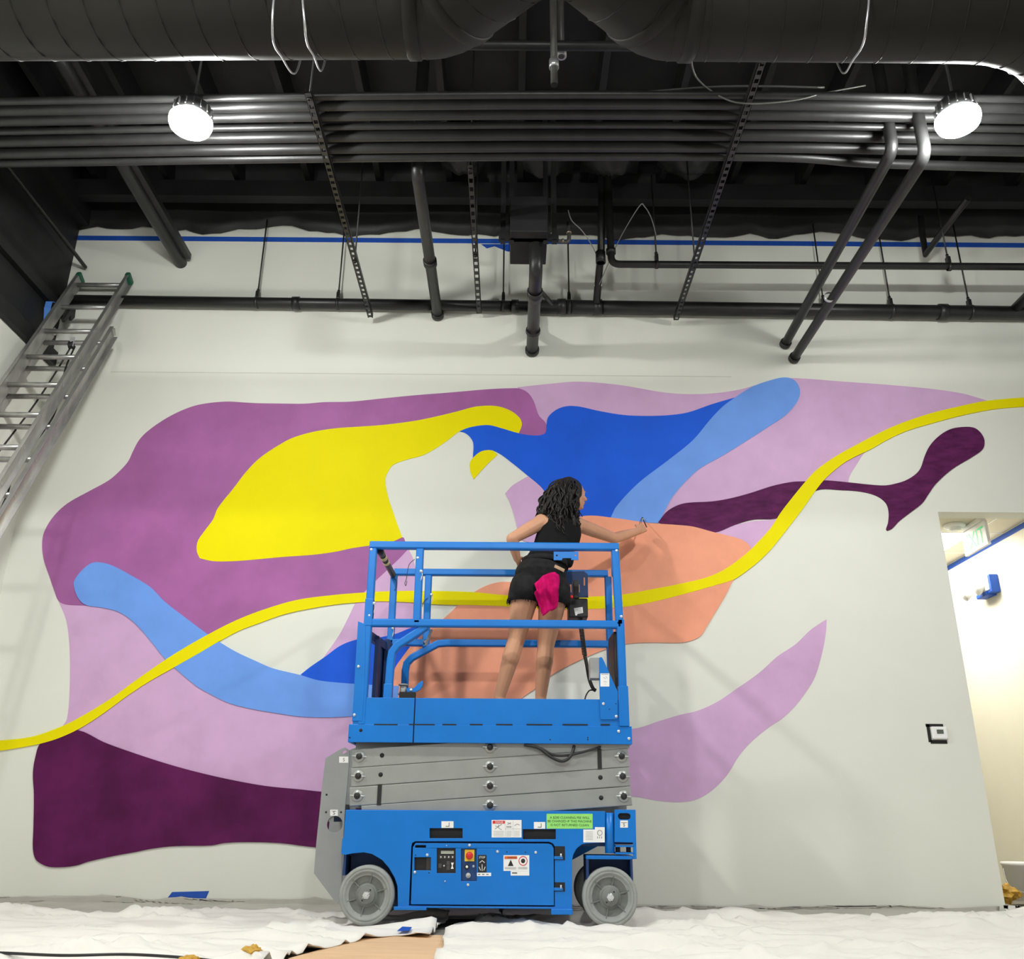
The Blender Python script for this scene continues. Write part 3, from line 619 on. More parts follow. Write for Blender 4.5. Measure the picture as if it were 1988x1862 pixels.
# chassis: inner body, then the pressed side panel with its wheel arches, pockets and hinge cut-outs
zt, zb = L(950,1574).z, L(950,1759).z
xL, xR = L(670,1600).x, L(1234,1600).x
body = MB().box((L(774,1700).x, YP+.09, zb+.015), (L(1108,1700).x, YF-.10, zt-.02)).build('chassis_body', m_dark, lift)
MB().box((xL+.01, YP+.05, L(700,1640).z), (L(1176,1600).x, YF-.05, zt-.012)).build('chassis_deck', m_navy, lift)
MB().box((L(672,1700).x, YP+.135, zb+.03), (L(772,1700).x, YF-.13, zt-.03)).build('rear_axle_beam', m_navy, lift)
outer = [(671,1573),(1175,1575),(1174,1636),(1157,1636.5),(1137,1638),(1129,1640),(1120,1647),(1113.5,1658),(1110.7,1670),(1110.7,1762),(1077,1762),(1077,1644),(1074,1638),(1066,1634.5),(806,1633.5),(800,1637),(798.5,1645),(794,1759),(772.4,1759),(771.6,1720),(766,1704),(755,1685),(742,1670),(722,1658),(706,1655),(684,1657),(671,1660),(662,1658),(664.5,1628),(667,1627)]
holes = [rect(834,1608,898,1627.5,YP), rect(1015,1610,1079,1629.5,YP)]
side = MB().prism([P3(outer, YP)]+holes, (0,.012,0)).build('side_panel', m_blue, lift, bevel=.002)
MB().prism([P3([(671,1573),(1175,1575),(1174,1636),(1110,1670),(1110,1762),(772,1759),(772,1715),(755,1685),(722,1658),(671,1657)], YF-.012)], (0,.012,0)).build('side_panel', m_blue, lift)
MB().box((L(671,1573).x, YP+.012, zt-.012), (L(1175,1573).x, YP+.05, zt)).build('panel_flange', m_blue, side)
for a in ((834,1608,898,1627.5),(1015,1610,1079,1629.5)):
    p, q = L(a[0],a[1]), L(a[2],a[3]); MB().box((p.x-.004, YP+.02, q.z-.004), (q.x+.004, YP+.03, p.z+.004)).build('fork_pocket', m_dark, side)
# wheel arch liner
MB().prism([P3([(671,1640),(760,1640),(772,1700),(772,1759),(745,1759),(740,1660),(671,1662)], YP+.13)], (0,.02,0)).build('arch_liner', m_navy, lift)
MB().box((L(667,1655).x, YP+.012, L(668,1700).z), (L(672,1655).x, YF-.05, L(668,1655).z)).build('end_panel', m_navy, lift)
# battery door with control panels
door = [(806.5,1637),(1065,1638),(1071,1640.5),(1075,1647),(1075.5,1758),(797.5,1756),(801.5,1645)]
dl = P3(door, YP-.004)
dh = [rect(806,1641,827,1646,YP-.004), rect(804.5,1664.5,836.5,1690,YP-.004), rect(848,1647,884.5,1695.5,YP-.004), rect(895,1648,925.5,1711,YP-.004)]
bd = MB().prism([dl]+dh, (0,.014,0)).build('battery_door', m_blue, lift, bevel=.002)
def insetbox(x0,y0,x1,y1,d,m,name,parent=bd):
    p, q = L(x0,y0), L(x1,y1); return MB().box((p.x, YP+d, q.z), (q.x, YP+d+.01, p.z)).build(name, m, parent)
insetbox(806,1641,827,1646,.02,m_dark,'handle_slot')
insetbox(804,1664,837,1691,.012,m_dark,'charger_socket'); insetbox(828,1665,836,1690,.004,mat('dark_grey_plastic',(.03,.03,.03),.5,var=.1),'socket_flap')
insetbox(847,1646.5,885,1696,.008,m_rubber,'keypad')
p, q = L(856,1652), L(881,1658); MB().box((p.x, YP+.005, q.z), (q.x, YP+.008, p.z)).build('display', mat('lcd_grey', srgb(178,184,170), .3, var=.05), bd)
for k in range(4):
    c = L(856+7.6*k, 1664); MB().box((c.x-.008, YP+.005, c.z-.009), (c.x+.008, YP+.008, c.z+.009)).build('key', mat('key_grey', (.06,.06,.06), .5, var=.05), bd)
    MB().prism([[Vector((c.x-.003,YP+.0045,c.z-.005)),Vector((c.x+.004,YP+.0045,c.z)),Vector((c.x-.003,YP+.0045,c.z+.005))]], (0,.0006,0)).build('key_mark', m_white, bd)
for (x,y) in [(854,1681),(870,1676),(870,1685)]:
    c = L(x,y); MB().box((c.x-.009, YP+.005, c.z-.011), (c.x+.009, YP+.008, c.z+.011)).build('key', MATS['key_grey'], bd)
c = L(862,1681); MB().box((c.x-.005,YP+.004,c.z-.0012),(c.x+.005,YP+.007,c.z+.0012)).box((c.x-.0012,YP+.004,c.z-.005),(c.x+.0012,YP+.007,c.z+.005)).build('key_mark', m_white, bd)
c = L(878,1681); MB().prism([[Vector((c.x+a,YP+.004,c.z+b)) for a,b in [(-.008,-.016),(.008,-.016),(.002,0),(.008,.016),(-.008,.016),(-.002,0)]]], (0,.002,0)).build('key_mark', m_white, bd)
insetbox(894.5,1647.5,926,1711.5,.008,mat('control_panel_blue', srgb(22,66,120), .45, var=.08),'control_panel')
c = L(911.5,1661); MB().box((c.x-.027, YP+.002, c.z-.03), (c.x+.027, YP+.008, c.z+.03)).build('stop_plate', m_yel, bd)
MB().lathe((c.x, YP+.002, c.z), (0,-1,0), [(0,.012),(.008,.012),(.008,.02),(.02,.02),(.025,.014),(.026,.001)], 20).build('emergency_stop_button', m_red, bd)
c = L(906.5,1683); MB().lathe((c.x,YP+.008,c.z),(0,-1,0),[(0,.013),(.012,.013),(.014,.001)],16).build('key_switch', m_rubber, bd)
MB().lathe((c.x,YP-.006,c.z),(0,-1,0),[(0,.007),(.002,.007),(.002,.001)],12).build('key_face', m_white, bd)
c = L(919,1682); MB().lathe((c.x,YP+.008,c.z),(0,-1,0),[(0,.007),(.008,.007),(.01,.001)],12).build('indicator', m_zinc, bd)
c = L(909,1700); MB().lathe((c.x,YP+.008,c.z),(0,-1,0),[(0,.014),(.01,.014),(.013,.001)],16).build('breaker_knob', mat('worn_knob',(.45,.46,.42),.45,var=.15), bd)
sticker(928,1660,944.5,1694,YP-.004,bd,m_rubber); 
m_ = MB(); c = L(936,1664.5,YP-.0055); text_shape(m_, 'STOP', c, .011, (1,0,0),(0,0,1),(0,-1,0), .0003, .034)
for a,b in [((931,1675),(936,1671)),((936,1671),(941,1675)),((930,1683),(933,1690)),((942,1683),(939,1690)),((936,1678),(936,1691))]:
    p, q = L(*a,YP-.0055), L(*b,YP-.0055); m_.beam(p, q, .003, .0006, Vector((0,1,0)))
m_.build('decal_lettering', m_white, bd)
sticker(926,1694.5,953.5,1701,YP-.004,bd)
m_ = MB(); 
for x in (930,938,946): p=L(x,1697.8,YP-.0056); m_.box((p.x-.006,p.y,p.z-.003),(p.x+.007,p.y+.0004,p.z+.003))
m_.build('decal_print', m_inkg, bd)
# warning decal on the door
sticker(977.5,1660.5,1027.5,1691,YP-.004,bd); sticker(991.5,1691.2,1027.5,1700,YP-.004,bd)
sticker(979.5,1662.5,1004,1667.5,YP-.0055,bd,m_orange)
m_ = MB(); text_shape(m_, 'WARNING', L(994,1665,YP-.0068), .010, (1,0,0),(0,0,1),(0,-1,0), .0003, .052)
m_.prism([P3([(986,1681.5),(991.5,1669),(997,1681.5)],YP-.0056)],(0,-.0004,0))
for yy in (1684,1686.5): 
    for x0,x1 in ((980,1002),(1006,1024)): p=L(x0,yy,YP-.0056); q=L(x1,yy+.7,YP-.0056); m_.box((p.x,p.y-.0004,q.z),(q.x,p.y,p.z))
p=L(994,1694,YP-.0056); q=L(1004,1696,YP-.0056); m_.box((p.x,p.y-.0004,q.z),(q.x,p.y,p.z))
# raised hand sign
c = L(1015.5,1671.5,YP-.0056); m_.lathe((c.x,c.y,c.z),(0,-1,0),[(0,.001),(0,.012),(.0005,.012),(.0005,.001)],14)
m_.build('decal_print', m_ink, bd)
MB().lathe((c.x,c.y,c.z),(0,-1,0),[(0,.021),(.0006,.021),(.0006,.025),(0,.025)],24).build('decal_ring', m_red, bd)
for (x,y) in [(829.5,1660),(805.5,1693.5),(911.5,1641),(908.5,1718),(966,1653.5),(1040,1655)]: bolt(x,y,YP-.004,bd,.008)
for (x,y) in [(867,1642),(864,1711)]: bolt(x,y,YP-.004,bd,.004)
for (x,y) in [(984,1654),(1020,1654.5),(807,1660),(833,1694.5)]:
    c=L(x,y); MB().lathe((c.x,YP-.0042,c.z),(0,-1,0),[(0,.0035),(.0005,.0035),(.0005,.0003)],10).build('screw_hole', m_dark, bd)
for (y0,y1) in ((1643,1670),(1713,1731)):
    p,q = L(1077,y0),L(1097,y1); MB().box((p.x,YP-.0015,q.z),(q.x,YP-.0003,p.z)).build('hinge_recess', m_dark, side)
    MB().box((p.x-.005,YP-.006,q.z+.004),(q.x-.012,YP-.0015,q.z+.02)).build('hinge', m_blue, side, bevel=.002)
    c = L(1089,y1-6); MB().cyl((c.x,YP-.008,c.z),(c.x,YP-.008,c.z+.018),.005,8).build('hinge_pin', m_zinc, side)
p,q=L(772,1757),L(1110,1765); MB().box((p.x,YP+.0,q.z),(q.x,YP+.09,p.z-.003)).build('bottom_rail', m_blue, lift, bevel=.002)
p,q=L(765,1760),L(828,1767); MB().box((p.x,YP-.012,q.z),(q.x,YP+.02,p.z)).build('pothole_guard', m_blue, lift, bevel=.002)
p,q=L(1070,1764),L(1112,1776); MB().box((p.x,YP-.01,q.z),(q.x,YP+.06,p.z)).build('pothole_guard', m_blue, lift, bevel=.004)
# decals on the side panel
for (x0,y0,x1,y1) in ((857,1594.5,880.5,1607.5),(1036.5,1596,1058.5,1609)):
    sticker(x0,y0,x1,y1,YP,side); m_=MB(); c=L((x0+x1)/2+2,(y0+y1)/2,YP-.0014); m_.box((c.x+.002,c.y-.0004,c.z-.011),(c.x+.005,c.y,c.z+.011)).box((c.x-.016,c.y-.0004,c.z-.011),(c.x+.005,c.y,c.z-.008)); m_.build('decal_print', m_ink, side)
sticker(954.5,1592,1012.5,1626,YP,side); sticker(956.5,1593.5,980,1599,YP-.0014,side,m_red)
m_ = MB(); text_shape(m_, 'DANGER', L(969.5,1596.3,YP-.0027), .010, (1,0,0),(0,0,1),(0,-1,0), .0003, .045); m_.build('decal_lettering', m_white, side)
m_ = MB()
def stroke(m_, a, b, w=.003, y=YP-.0015): m_.beam(L(*a,y), L(*b,y), w, .0006, Vector((0,1,0)))
for a,b in [((961,1610),(968,1604)),((968,1604),(974,1601)),((968,1601),(968,1608)),((968,1608),(974,1611)),((967,1606),(961,1603)),((985,1597),(992,1600)),((985,1601),(992,1597)),((999,1603),(1004,1600)),((1004,1600),(1009,1602))]: stroke(m_,a,b)
for x in range(984,993,2): stroke(m_,(x,1604),(x,1607),.004)
for yy in (1614,1617,1620,1623):
    for x0,x1 in ((958,978),(983,993),(998,1009)): stroke(m_,(x0,yy),(x1,yy),.0016)
for a,b in [((981,1594),(981,1624)),((996,1594),(996,1624)),((981,1609.5),(1011,1609.5))]: stroke(m_,a,b,.001)
m_.build('decal_print', m_inkg, side)
sticker(1061,1580,1150.5,1609,YP,side,m_lime,'notice','lime green cleaning fee notice')
m_ = MB()
for s,y in (('A $200 CLEANING FEE WILL',1587.5),('BE CHARGED IF THIS MACHINE',1594.5),('IS NOT RETURNED CLEAN',1601.8)):
    text_shape(m_, s, L(1106,y,YP-.0014), .0125, (1,0,0),(0,0,1),(0,-1,0), .0003, {0:.225,1:.25,2:.215}[('A','B','I').index(s[0])])
m_.build('notice_lettering', m_ink, side)
sticker(1132.5,1610.5,1155,1635.5,YP-.0002,side); sticker(1155,1606,1174,1635.5,YP-.0002,side)
m_ = MB()
for yy in range(1615,1632,3): stroke(m_,(1137,yy),(1151,yy),.0016,YP-.0018)
for x in (1160,1164,1168): stroke(m_,(x,1624),(x,1628),.004,YP-.0018)
m_.build('decal_print', m_inkg, side)
c=L(1164.5,1617,YP-.0018); MB().lathe((c.x,c.y,c.z),(0,-1,0),[(0,.012),(.0004,.012),(.0004,.015),(0,.015)],20).build('decal_ring', m_inkg, side)
# steering end: column, yoke bracket, axle box
c0,c1=L(1183,1578),L(1183,1657); MB().cyl((c0.x,YP+.03,c1.z),(c0.x,YP+.03,c0.z),.028,20).build('steering_column', m_blue, lift)
slot=[Vector((L(1212,1585).x+a,YP,L(1212,1585).z+b)) for a,b in [(.02+.016*cos(t),.017*sin(t)) for t in [(-90+22.5*k)*pi/180 for k in range(9)]]+[(-.02+.016*cos(t),.017*sin(t)) for t in [(90+22.5*k)*pi/180 for k in range(9)]]]
fb=MB().prism([P3([(1193,1572),(1234,1572),(1236,1668),(1229,1668),(1229,1636),(1193,1635)],YP),slot],(0,.012,0)).build('front_bracket', m_blue, lift, bevel=.002)
MB().prism([[v+Vector((0,.02,0)) for v in slot]],(0,.01,0)).build('bracket_hole', m_dark, fb)
p,q=L(1188,1572),L(1234,1640); MB().box((p.x,YP+.03,q.z),(q.x-.01,YF-.02,p.z-.02)).build('front_crossmember', m_navy, lift)
sticker(1204,1593,1219,1607,YP,fb); m_=MB()
stroke(m_,(1206,1597),(1217,1597),.002,YP-.0015); text_shape(m_,'5',L(1211.5,1601.5,YP-.0015),.018,(1,0,0),(0,0,1),(0,-1,0),.0003); m_.build('decal_print', m_ink, fb)
for y in (1643,1657): p,q=L(1195,y-2),L(1232,y+2); MB().box((p.x,YP-.0,q.z),(q.x,YP+.10,p.z)).build('yoke_plate', m_blue, lift, bevel=.002)
for x in (1201,1222): p=L(x,1650); MB().cyl((p.x,YP+.04,p.z-.02),(p.x,YP+.04,p.z+.02),.014,10).build('kingpin', m_rubber, lift)
p,q=L(1138,1661),L(1229,1669); yk=MB().box((p.x,YP+.005,q.z),(q.x,YP+.22,p.z)).build('axle_housing', m_blue, lift, bevel=.003)
p,q=L(1141,1668),L(1228,1720); MB().box((p.x,YP+.13,q.z),(q.x,YP+.2,p.z)).build('motor_plate', m_navy, yk)
p=L(1138,1668); MB().box((p.x,YP+.005,p.z-.16),(p.x+.014,YP+.2,p.z)).build('side_cheek', m_navy, yk)
q=L(1228,1668); MB().box((q.x-.012,YP+.005,q.z-.14),(q.x,YP+.2,q.z)).build('side_cheek', m_navy, yk)
# wheels
def wheel(px, py, y, s, first):
    c = L(px, py, YN); c = Vector((c.x, y, .1535)); ax = Vector((0,-s,0))
    w = MB().lathe(c, ax, [(-.11,.10),(-.11,.145),(-.10,.1525),(-.02,.1535),(-.006,.150),(-.001,.142),(0,.136),(-.006,.132),(-.001,.128),(-.001,.120),(-.014,.116),(-.016,.10)], 44).build('wheel', m_tyre, lift)
    MB().lathe(c, ax, [(-.016,.118),(-.018,.105),(-.030,.085),(-.026,.062),(-.012,.056),(-.012,.04),(-.012,.001)], 36).build('rim', m_rim, w)
    MB().lathe(c, ax, [(-.012,.050),(-.004,.048),(-.001,.044),(-.001,.001)], 28).build('hub_cap', m_rim, w)
    MB().lathe(c, ax, [(-.001,.020),(.008,.020),(.008,.012),(.014,.010),(.014,.001)], 6, False).build('axle_nut', m_zinc, w)
    d = Vector((.02,0,.014)) if first else Vector((.004,0,.022))
    MB().cyl(c+ax*.011-d, c+ax*.011+d, .0028, 6).build('cotter_pin', m_zinc, w)
    for k in range(6):
        a = 2*pi*k/6+.3; r = Vector((cos(a),0,sin(a)))
        MB().beam(c+ax*(-.024)+r*.06, c+ax*(-.020)+r*.112, .006, .012, Vector((0,1,0))).build('rim_rib', m_rim, w)
    for a in (.9, .9+pi): r=Vector((cos(a),0,sin(a))); MB().cyl(c+r*.034+ax*(-.004), c+r*.034+ax*.0005, .0045, 8).build('hub_hole', m_dark, w)
wheel(711,1737,YN,1,True); wheel(1185,1745,YN,1,False); wheel(711,1737,YF,-1,True); wheel(1185,1745,YF,-1,False)
# grey rear side plates
gp=[(632,1472),(662,1454),(670,1451),(678,1457),(679,1470),(674,1527),(670,1570),(667,1626),(664,1660),(664,1745),(655,1754),(647,1746),(609.5,1696),(613,1646),(620,1579),(626,1518)]
for y in (5.53, 6.03):
    h=[circ(650,1600.5,.045,y,26), circ(669,1461,.014,y,14)]
    g=MB().prism([[v+Vector((.07 if y>5.6 else 0,0,0)) for v in P3(gp,y)]]+(h if y<5.6 else []),(0,.008,0)).build('rear_side_plate', m_plate, lift, bevel=.001)
    if y<5.6:
        sticker(658.5,1469,676,1481,y,g); sticker(641,1572,656,1584,y,g)
        m_=MB(); text_shape(m_,'5',L(667.5,1475,y-.0014),.02,(1,0,0),(0,0,1),(0,-1,0),.0003); text_shape(m_,'5',L(648.5,1578.5,y-.0014),.02,(1,0,0),(0,0,1),(0,-1,0),.0003); stroke(m_,(644,1575),(653,1575),.002,y-.0014); m_.build('decal_print', m_ink, g)
        for (x,yy) in [(662,1577),(633,1577),(634,1543)]:
            c=L(x,yy,y); MB().lathe((c.x,y-.0003,c.z),(0,-1,0),[(0,.006),(.0004,.006),(.0004,.0003)],10).build('plate_hole', m_dark, g)
MB().box((L(622,1690,5.53).x,5.54,L(640,1560,5.53).z-.1),(L(640,1690,5.53).x,6.03,L(640,1560,5.53).z)).build('ladder_rung', m_plate, lift)
# scissor beams: near side, the crossing inner set, the far side
ends=[((682,1472),(1222,1434)),((680,1509),(1222,1470)),((677,1547),(1224,1507)),((700,1583),(1227,1545))]
def sbeam(a,b,y,d=.045,h=.1035,m=m_steel):
    p,q=L(*a,YP),L(*b,YP); p.y=q.y=y+d/2; return MB().beam(p,q,d,h,ch=.004).build('scissor_arm', m, lift)
SB=YP+.035
for i,(a,b) in enumerate(ends):
    arm=sbeam(a,b,SB); p,q=L(*a,SB),L(*b,SB)
    if i==3: a2=(693,1584)
    else: a2=a
    def pin(px,py):
        c=L(px,py,SB); c.y=SB-.001
        MB().lathe(c,(0,-1,0),[(0,.032),(.004,.032),(.006,.029),(.006,.022),(.012,.020),(.012,.001)],22).build('pivot_boss', m_steel, arm)
        MB().lathe(c+Vector((0,-.0122,0)),(0,-1,0),[(0,.019),(.002,.018),(.002,.001)],18).build('pin_end', m_rubber, arm)
        MB().cyl(c+Vector((-.042,-.009,.002)), c+Vector((.042,-.009,-.002)), .004, 6).build('retaining_pin', m_zinc, arm)
    if i<3: pin(698-2*i,1468.5+38.3*i)
    pin(951.5,1451+37.5*i)
    if i>0: pin(1206.6+2*(i-1),1468.5+38.8*(i-1))
    for hx,hy,k in [(741.7,1466.6,0),(739,1504,1),(1165.6,1509.6,2),(1167,1549,3)]:
        if k==i: c=L(hx,hy,SB); MB().lathe((c.x,SB-.0006,c.z),(0,-1,0),[(0,.013),(.0008,.013),(.0008,.0003)],16).build('arm_hole', m_dark, arm)
    for bx,by,k in [(736.5,1543.5,2),(1164,1473,1)]:
        if k==i: c=L(bx,by,SB); MB().box((c.x-.012,SB-.003,c.z-.056),(c.x+.012,SB+.047,c.z+.056)).build('rubber_strap', m_rubber, arm)
for i in range(4):
    sbeam((684,1440+37*i),(1222,1470+37*i),SB+.10,m=m_steel); sbeam((684,1440+37*i),(1222,1470+37*i),SB+.46,m=m_steel); sbeam(ends[i][0],ends[i][1],SB+.56,m=m_steel)
for i in range(3):
    c=L(951.5,1487+37.5*i,SB); MB().cyl((c.x,SB+.046,c.z),(c.x,SB+.56,c.z),.022,14).build('cross_shaft', m_steel, lift)
MB().tube(curve3([L(1018,1446,SB-.02),L(1045,1452,SB-.03),L(1070,1470,SB-.03),L(1092,1478,SB-.03),L(1108,1468,SB-.03),L(1115,1448,SB-.01)],6),.009,8).build('hydraulic_hose', m_rubber, lift)
MB().tube(curve3([L(1018,1446,SB-.018),L(1050,1453,SB-.028),L(1075,1466,SB-.028),L(1105,1466,SB-.028),L(1140,1458,SB-.028),L(1166,1450,SB-.01)],6),.007,8).build('hydraulic_hose', m_rubber, lift)
# platform: fascia, deck and toe boards, each in two lengths (main deck and sliding extension)
zf0,zf1=L(950,1443).z,L(950,1408).z; zto=L(950,1356).z; zdk=zf1-.012
xs=L(803,1420).x; xa,xb=L(676,1425).x,L(1227,1425).x
MB().box((xa,YP,zf0),(xs-.003,YP+.02,zf1)).build('platform_fascia', m_blue, lift, bevel=.003)
MB().box((xs+.003,YP,zf0),(xb,YP+.02,zf1)).build('platform_fascia', m_blue, lift, bevel=.003)
MB().box((xa,YF-.03,zf0),(xb,YF-.01,zf1)).build('platform_fascia', m_blue, lift, bevel=.003)
for x in (xa+.001,xb-.021): MB().box((x,YP+.02,zf0),(x+.02,YF-.03,zf1)).build('end_frame', m_blue, lift)
MB().box((xa+.02,YP+.02,zdk-.02),(xb-.02,YF-.03,zdk)).build('platform_deck', m_plate, lift)
MB().box((xs-.012,YP+.0125,zf0+.004),(xs+.012,YP+.0225,zto-.002)).build('deck_joint', m_dark, lift)
xt0,xt1=L(713,1380).x,L(1164,1380).x
MB().box((L(686,1380).x,YP+.002,zf1-.002),(xs-.003,YP+.010,zto)).build('toe_board', m_blue, lift, bevel=.002)
MB().box((xs+.003,YP+.004,zf1-.002),(L(1203,1380).x,YP+.012,zto)).build('toe_board', m_blue, lift, bevel=.002)
MB().box((xa+.03,YF-.022,zf1-.002),(xb-.03,YF-.014,zto)).build('toe_board', m_blue, lift)
for (a,b) in ((726,772),(794,844),(859,886),(912,937),(963,995),(1022,1072),(1092,1141),(1166,1184)):
    p,q=L(a,1405.5),L(b,1408.3); MB().box((p.x,YP-.0006,q.z),(q.x,YP+.0004,p.z)).build('drain_slot', m_dark, lift)
for (x,y,r) in ((700.5,1418,.010),(679,1432,.005),(1068,1436,.004),(1141,1432,.004),(1141,1436,.004)):
    c=L(x,y); MB().lathe((c.x,YP-.0004,c.z),(0,-1,0),[(0,r),(.0004,r),(.0004,.0003)],12).build('fascia_hole', m_dark, lift)
bolt(1201,1420,YP,lift); bolt(1221,1434,YP,lift)
# guard rails of square tube
TB=.048; RN,RF=YP+.022,YF-.035
z1=L(950,1059,RN-.02).z; z2=L(950,1210,RN-.02).z
xl1=L(723,1100,RN).x; xr1=L(1195,1100,RN).x; xl2=L(712,1260,RN).x; xr2=L(1206,1260,RN).x
def rail(pts,name='guard_rail',m=m_blue,w=TB,h=None): return MB().sqtube([Vector(p) for p in pts],w,h).build(name,m,lift,bevel=.003)
zmid_far=z2
rail([(xl1-TB/2,RN,z1),(xr1+TB/2,RN,z1)]); rail([(xl1,RN,z2),(xr2,RN,z2)])
xg=L(813,1130,RN).x
nl=rail([(xl1,RN,z1-TB/2),(xl1,RN,z2)],'guard_post'); MB().box((xl1-.027,RN-.027,L(715,1216,RN).z),(xl1+.024,RN+.027,L(715,1164,RN).z)).build('post_sleeve', m_blue, nl, bevel=.003)
rail([(xl2,RN,z2+.02),(xl2,RN,zf1)],'guard_post')
rail([(xg,RN,z1-TB/2),(xg,RN,z2)],'guard_post')
nr=rail([(xr1,RN,z1-TB/2),(xr1+.012,RN,z2)],'guard_post'); rail([(xr2,RN,z2+.03),(xr2,RN,zf1)],'guard_post')
MB().box((xr2-.03,RN-.03,zf1),(xr2+.03,RN+.03,L(1210,1332).z)).build('post_sleeve', m_blue, nr, bevel=.003)
# far side rails seen through the near ones
xfl=L(762,1180,RF).x; xfg=L(831,1150,RF).x; xfr=L(1181,1150,RF).x
rail([(xfl,RF,z1),(xfr,RF,z1)]); 
b1,b2=L(868,1250,RF).x,L(788,1300,RF).x
zz=lambda py: L(800,py,RF).z
rail([(xfr,RF,z2),(b1,RF,z2),(L(850,1252,RF).x,RF,z2-.006),(L(800,1276,RF).x,RF,zz(1277)),(L(790,1288,RF).x,RF,zz(1288)),(L(787,1302,RF).x,RF,zz(1302)),(L(787,1340,RF).x,RF,zf1)])
rail([(xfl,RF,z2),(L(828,1250,RF).x,RF,z2)])
fl=rail([(xfl,RF,z1-TB/2),(xfl,RF,zf1)],'guard_post'); rail([(xfg,RF,z1-TB/2),(xfg,RF,z2-.03)],'guard_post'); rail([(xfr,RF,z1-TB/2),(xfr,RF,zf1)],'guard_post')
MB().box((xfl-.027,RF-.027,zf1),(xfl+.027,RF+.027,zz(1325))).build('post_sleeve', m_blue, fl, bevel=.003)
# right end rails
rail([(xr1,RN,z1),(xfr+.05,RF,z1)]); rail([(xr2,RN,z2),(xfr+.05,RF,z2)])
# bent gate tube near side
xq=L(755,1300,RN).x
gt=rail([(xg+.06,RN+.012,z2-.015),(L(800,1232,RN).x,RN+.012,L(800,1234,RN).z),(L(772,1250,RN).x,RN+.012,L(772,1252,RN).z),(L(761,1264,RN).x,RN+.012,L(761,1266,RN).z),(xq+.008,RN+.012,L(756,1282,RN).z),(xq+.004,RN+.012,L(756,1340,RN).z)],'gate_tube')
MB().box((xq-.024,RN-.015,zf1),(xq+.028,RN+.04,L(755,1328,RN).z)).build('post_sleeve', m_blue, gt, bevel=.003)
MB().beam((L(838,1228,RN+.1).x,RN+.1,z2-.02),(L(826,1252,RN+.1).x,RN+.1,L(826,1253,RN+.1).z),.03,.012).build('gate_link', m_plate, gt)
c=L(826,1245,RN+.09); MB().lathe((c.x,RN+.093,c.z),(0,-1,0),[(0,.012),(.006,.012),(.006,.001)],10).build('bolt', m_zinc, gt)
# upright plate at the entry end
ep=MB().prism([P3([(695,1206),(710,1212),(708,1330),(703,1400),(683,1400),(687,1340)],YP-.004)],(0,.01,0)).build('entry_plate', m_blue, lift, bevel=.002)
bolt(696,1294,YP-.004,ep); bolt(688,1388,YP-.004,ep)
for px,py in ((721,1067),(717,1195)): bolt(px,py,RN-.022,nl)
bolt(811,1083,RN-.022,nl); bolt(1197,1069,RN-.022,nr); bolt(1206,1197,RN-.022,nr)
# entry end: gate leaf seen edge on, folded inside
x0=L(733,1260,RN+.15).x
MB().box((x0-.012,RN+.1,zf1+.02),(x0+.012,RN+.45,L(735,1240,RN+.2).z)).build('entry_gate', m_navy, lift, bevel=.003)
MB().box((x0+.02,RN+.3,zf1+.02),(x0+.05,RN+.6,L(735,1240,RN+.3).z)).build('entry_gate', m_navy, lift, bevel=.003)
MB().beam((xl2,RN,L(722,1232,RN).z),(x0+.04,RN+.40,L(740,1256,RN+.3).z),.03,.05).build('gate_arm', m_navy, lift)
# spring pins on chains
for px,py,y in ((727,1172,RN-.02),(818,1110,RN-.02),(838,1155,RF-.02),(763,1220,RF-.02)):
    c=L(px,py,y); g=MB().lathe((c.x,y-.005,c.z),(0,-1,0),[(0,.010),(.008,.010),(.012,.006),(.012,.001)],12).build('locking_pin', m_zinc, lift)
    MB().tube(curve3([c+Vector((.003,-.01,0)),c+Vector((.008,-.012,-.03)),c+Vector((.0,-.012,-.06)),c+Vector((.004,-.008,-.03))],4),.002,5).build('pin_ring', m_cable, g)
MB().tube(curve3([L(805,1086,RN-.025),L(795,1095,RN-.03),L(791,1110,RN-.03),L(789,1124,RN-.03),L(786,1132,RN-.03),L(788,1137,RN-.03),L(790,1128,RN-.03)],6),.0022,5).build('pin_lanyard', m_rubber, lift)
MB().tube(curve3([L(763,1122,RF-.03),L(770,1128,RF-.03),L(769,1142,RF-.03),L(765,1146,RF-.03)],6),.0022,5).build('pin_lanyard', m_rubber, lift)
MB().tube(curve3([L(831,1160,RF-.03),L(823,1168,RF-.03),L(820,1178,RF-.03)],6),.0022,5).build('pin_lanyard', m_rubber, lift)
# taped cross bar over the entry
eb0,eb1=Vector((xl1+.03,RN+.03,z1-.03)),Vector((xfl+.01,RF-.02,z1-.015))
eb0=L(737,1068,RN+.04); eb1=L(763,1116,RF-.03)
bar=MB().cyl(eb0,eb1,.021,14).build('entry_bar', mat('dark_brown_tape',(.035,.028,.022),.5,var=.3,scale=30),lift,label='entry cross bar wrapped in dark tape with cream bands')
m_cream=mat('cream_tape',srgb(222,210,150),.6,var=.05)
for u0,u1 in ((.22,.32),(.42,.50)): MB().cyl(eb0.lerp(eb1,u0),eb0.lerp(eb1,u1),.0222,14).build('tape_band', m_cream, bar)
MB().cyl(eb0-(eb1-eb0)*.02,eb0.lerp(eb1,.16),.0226,14).build('end_grip', m_rubber, bar)
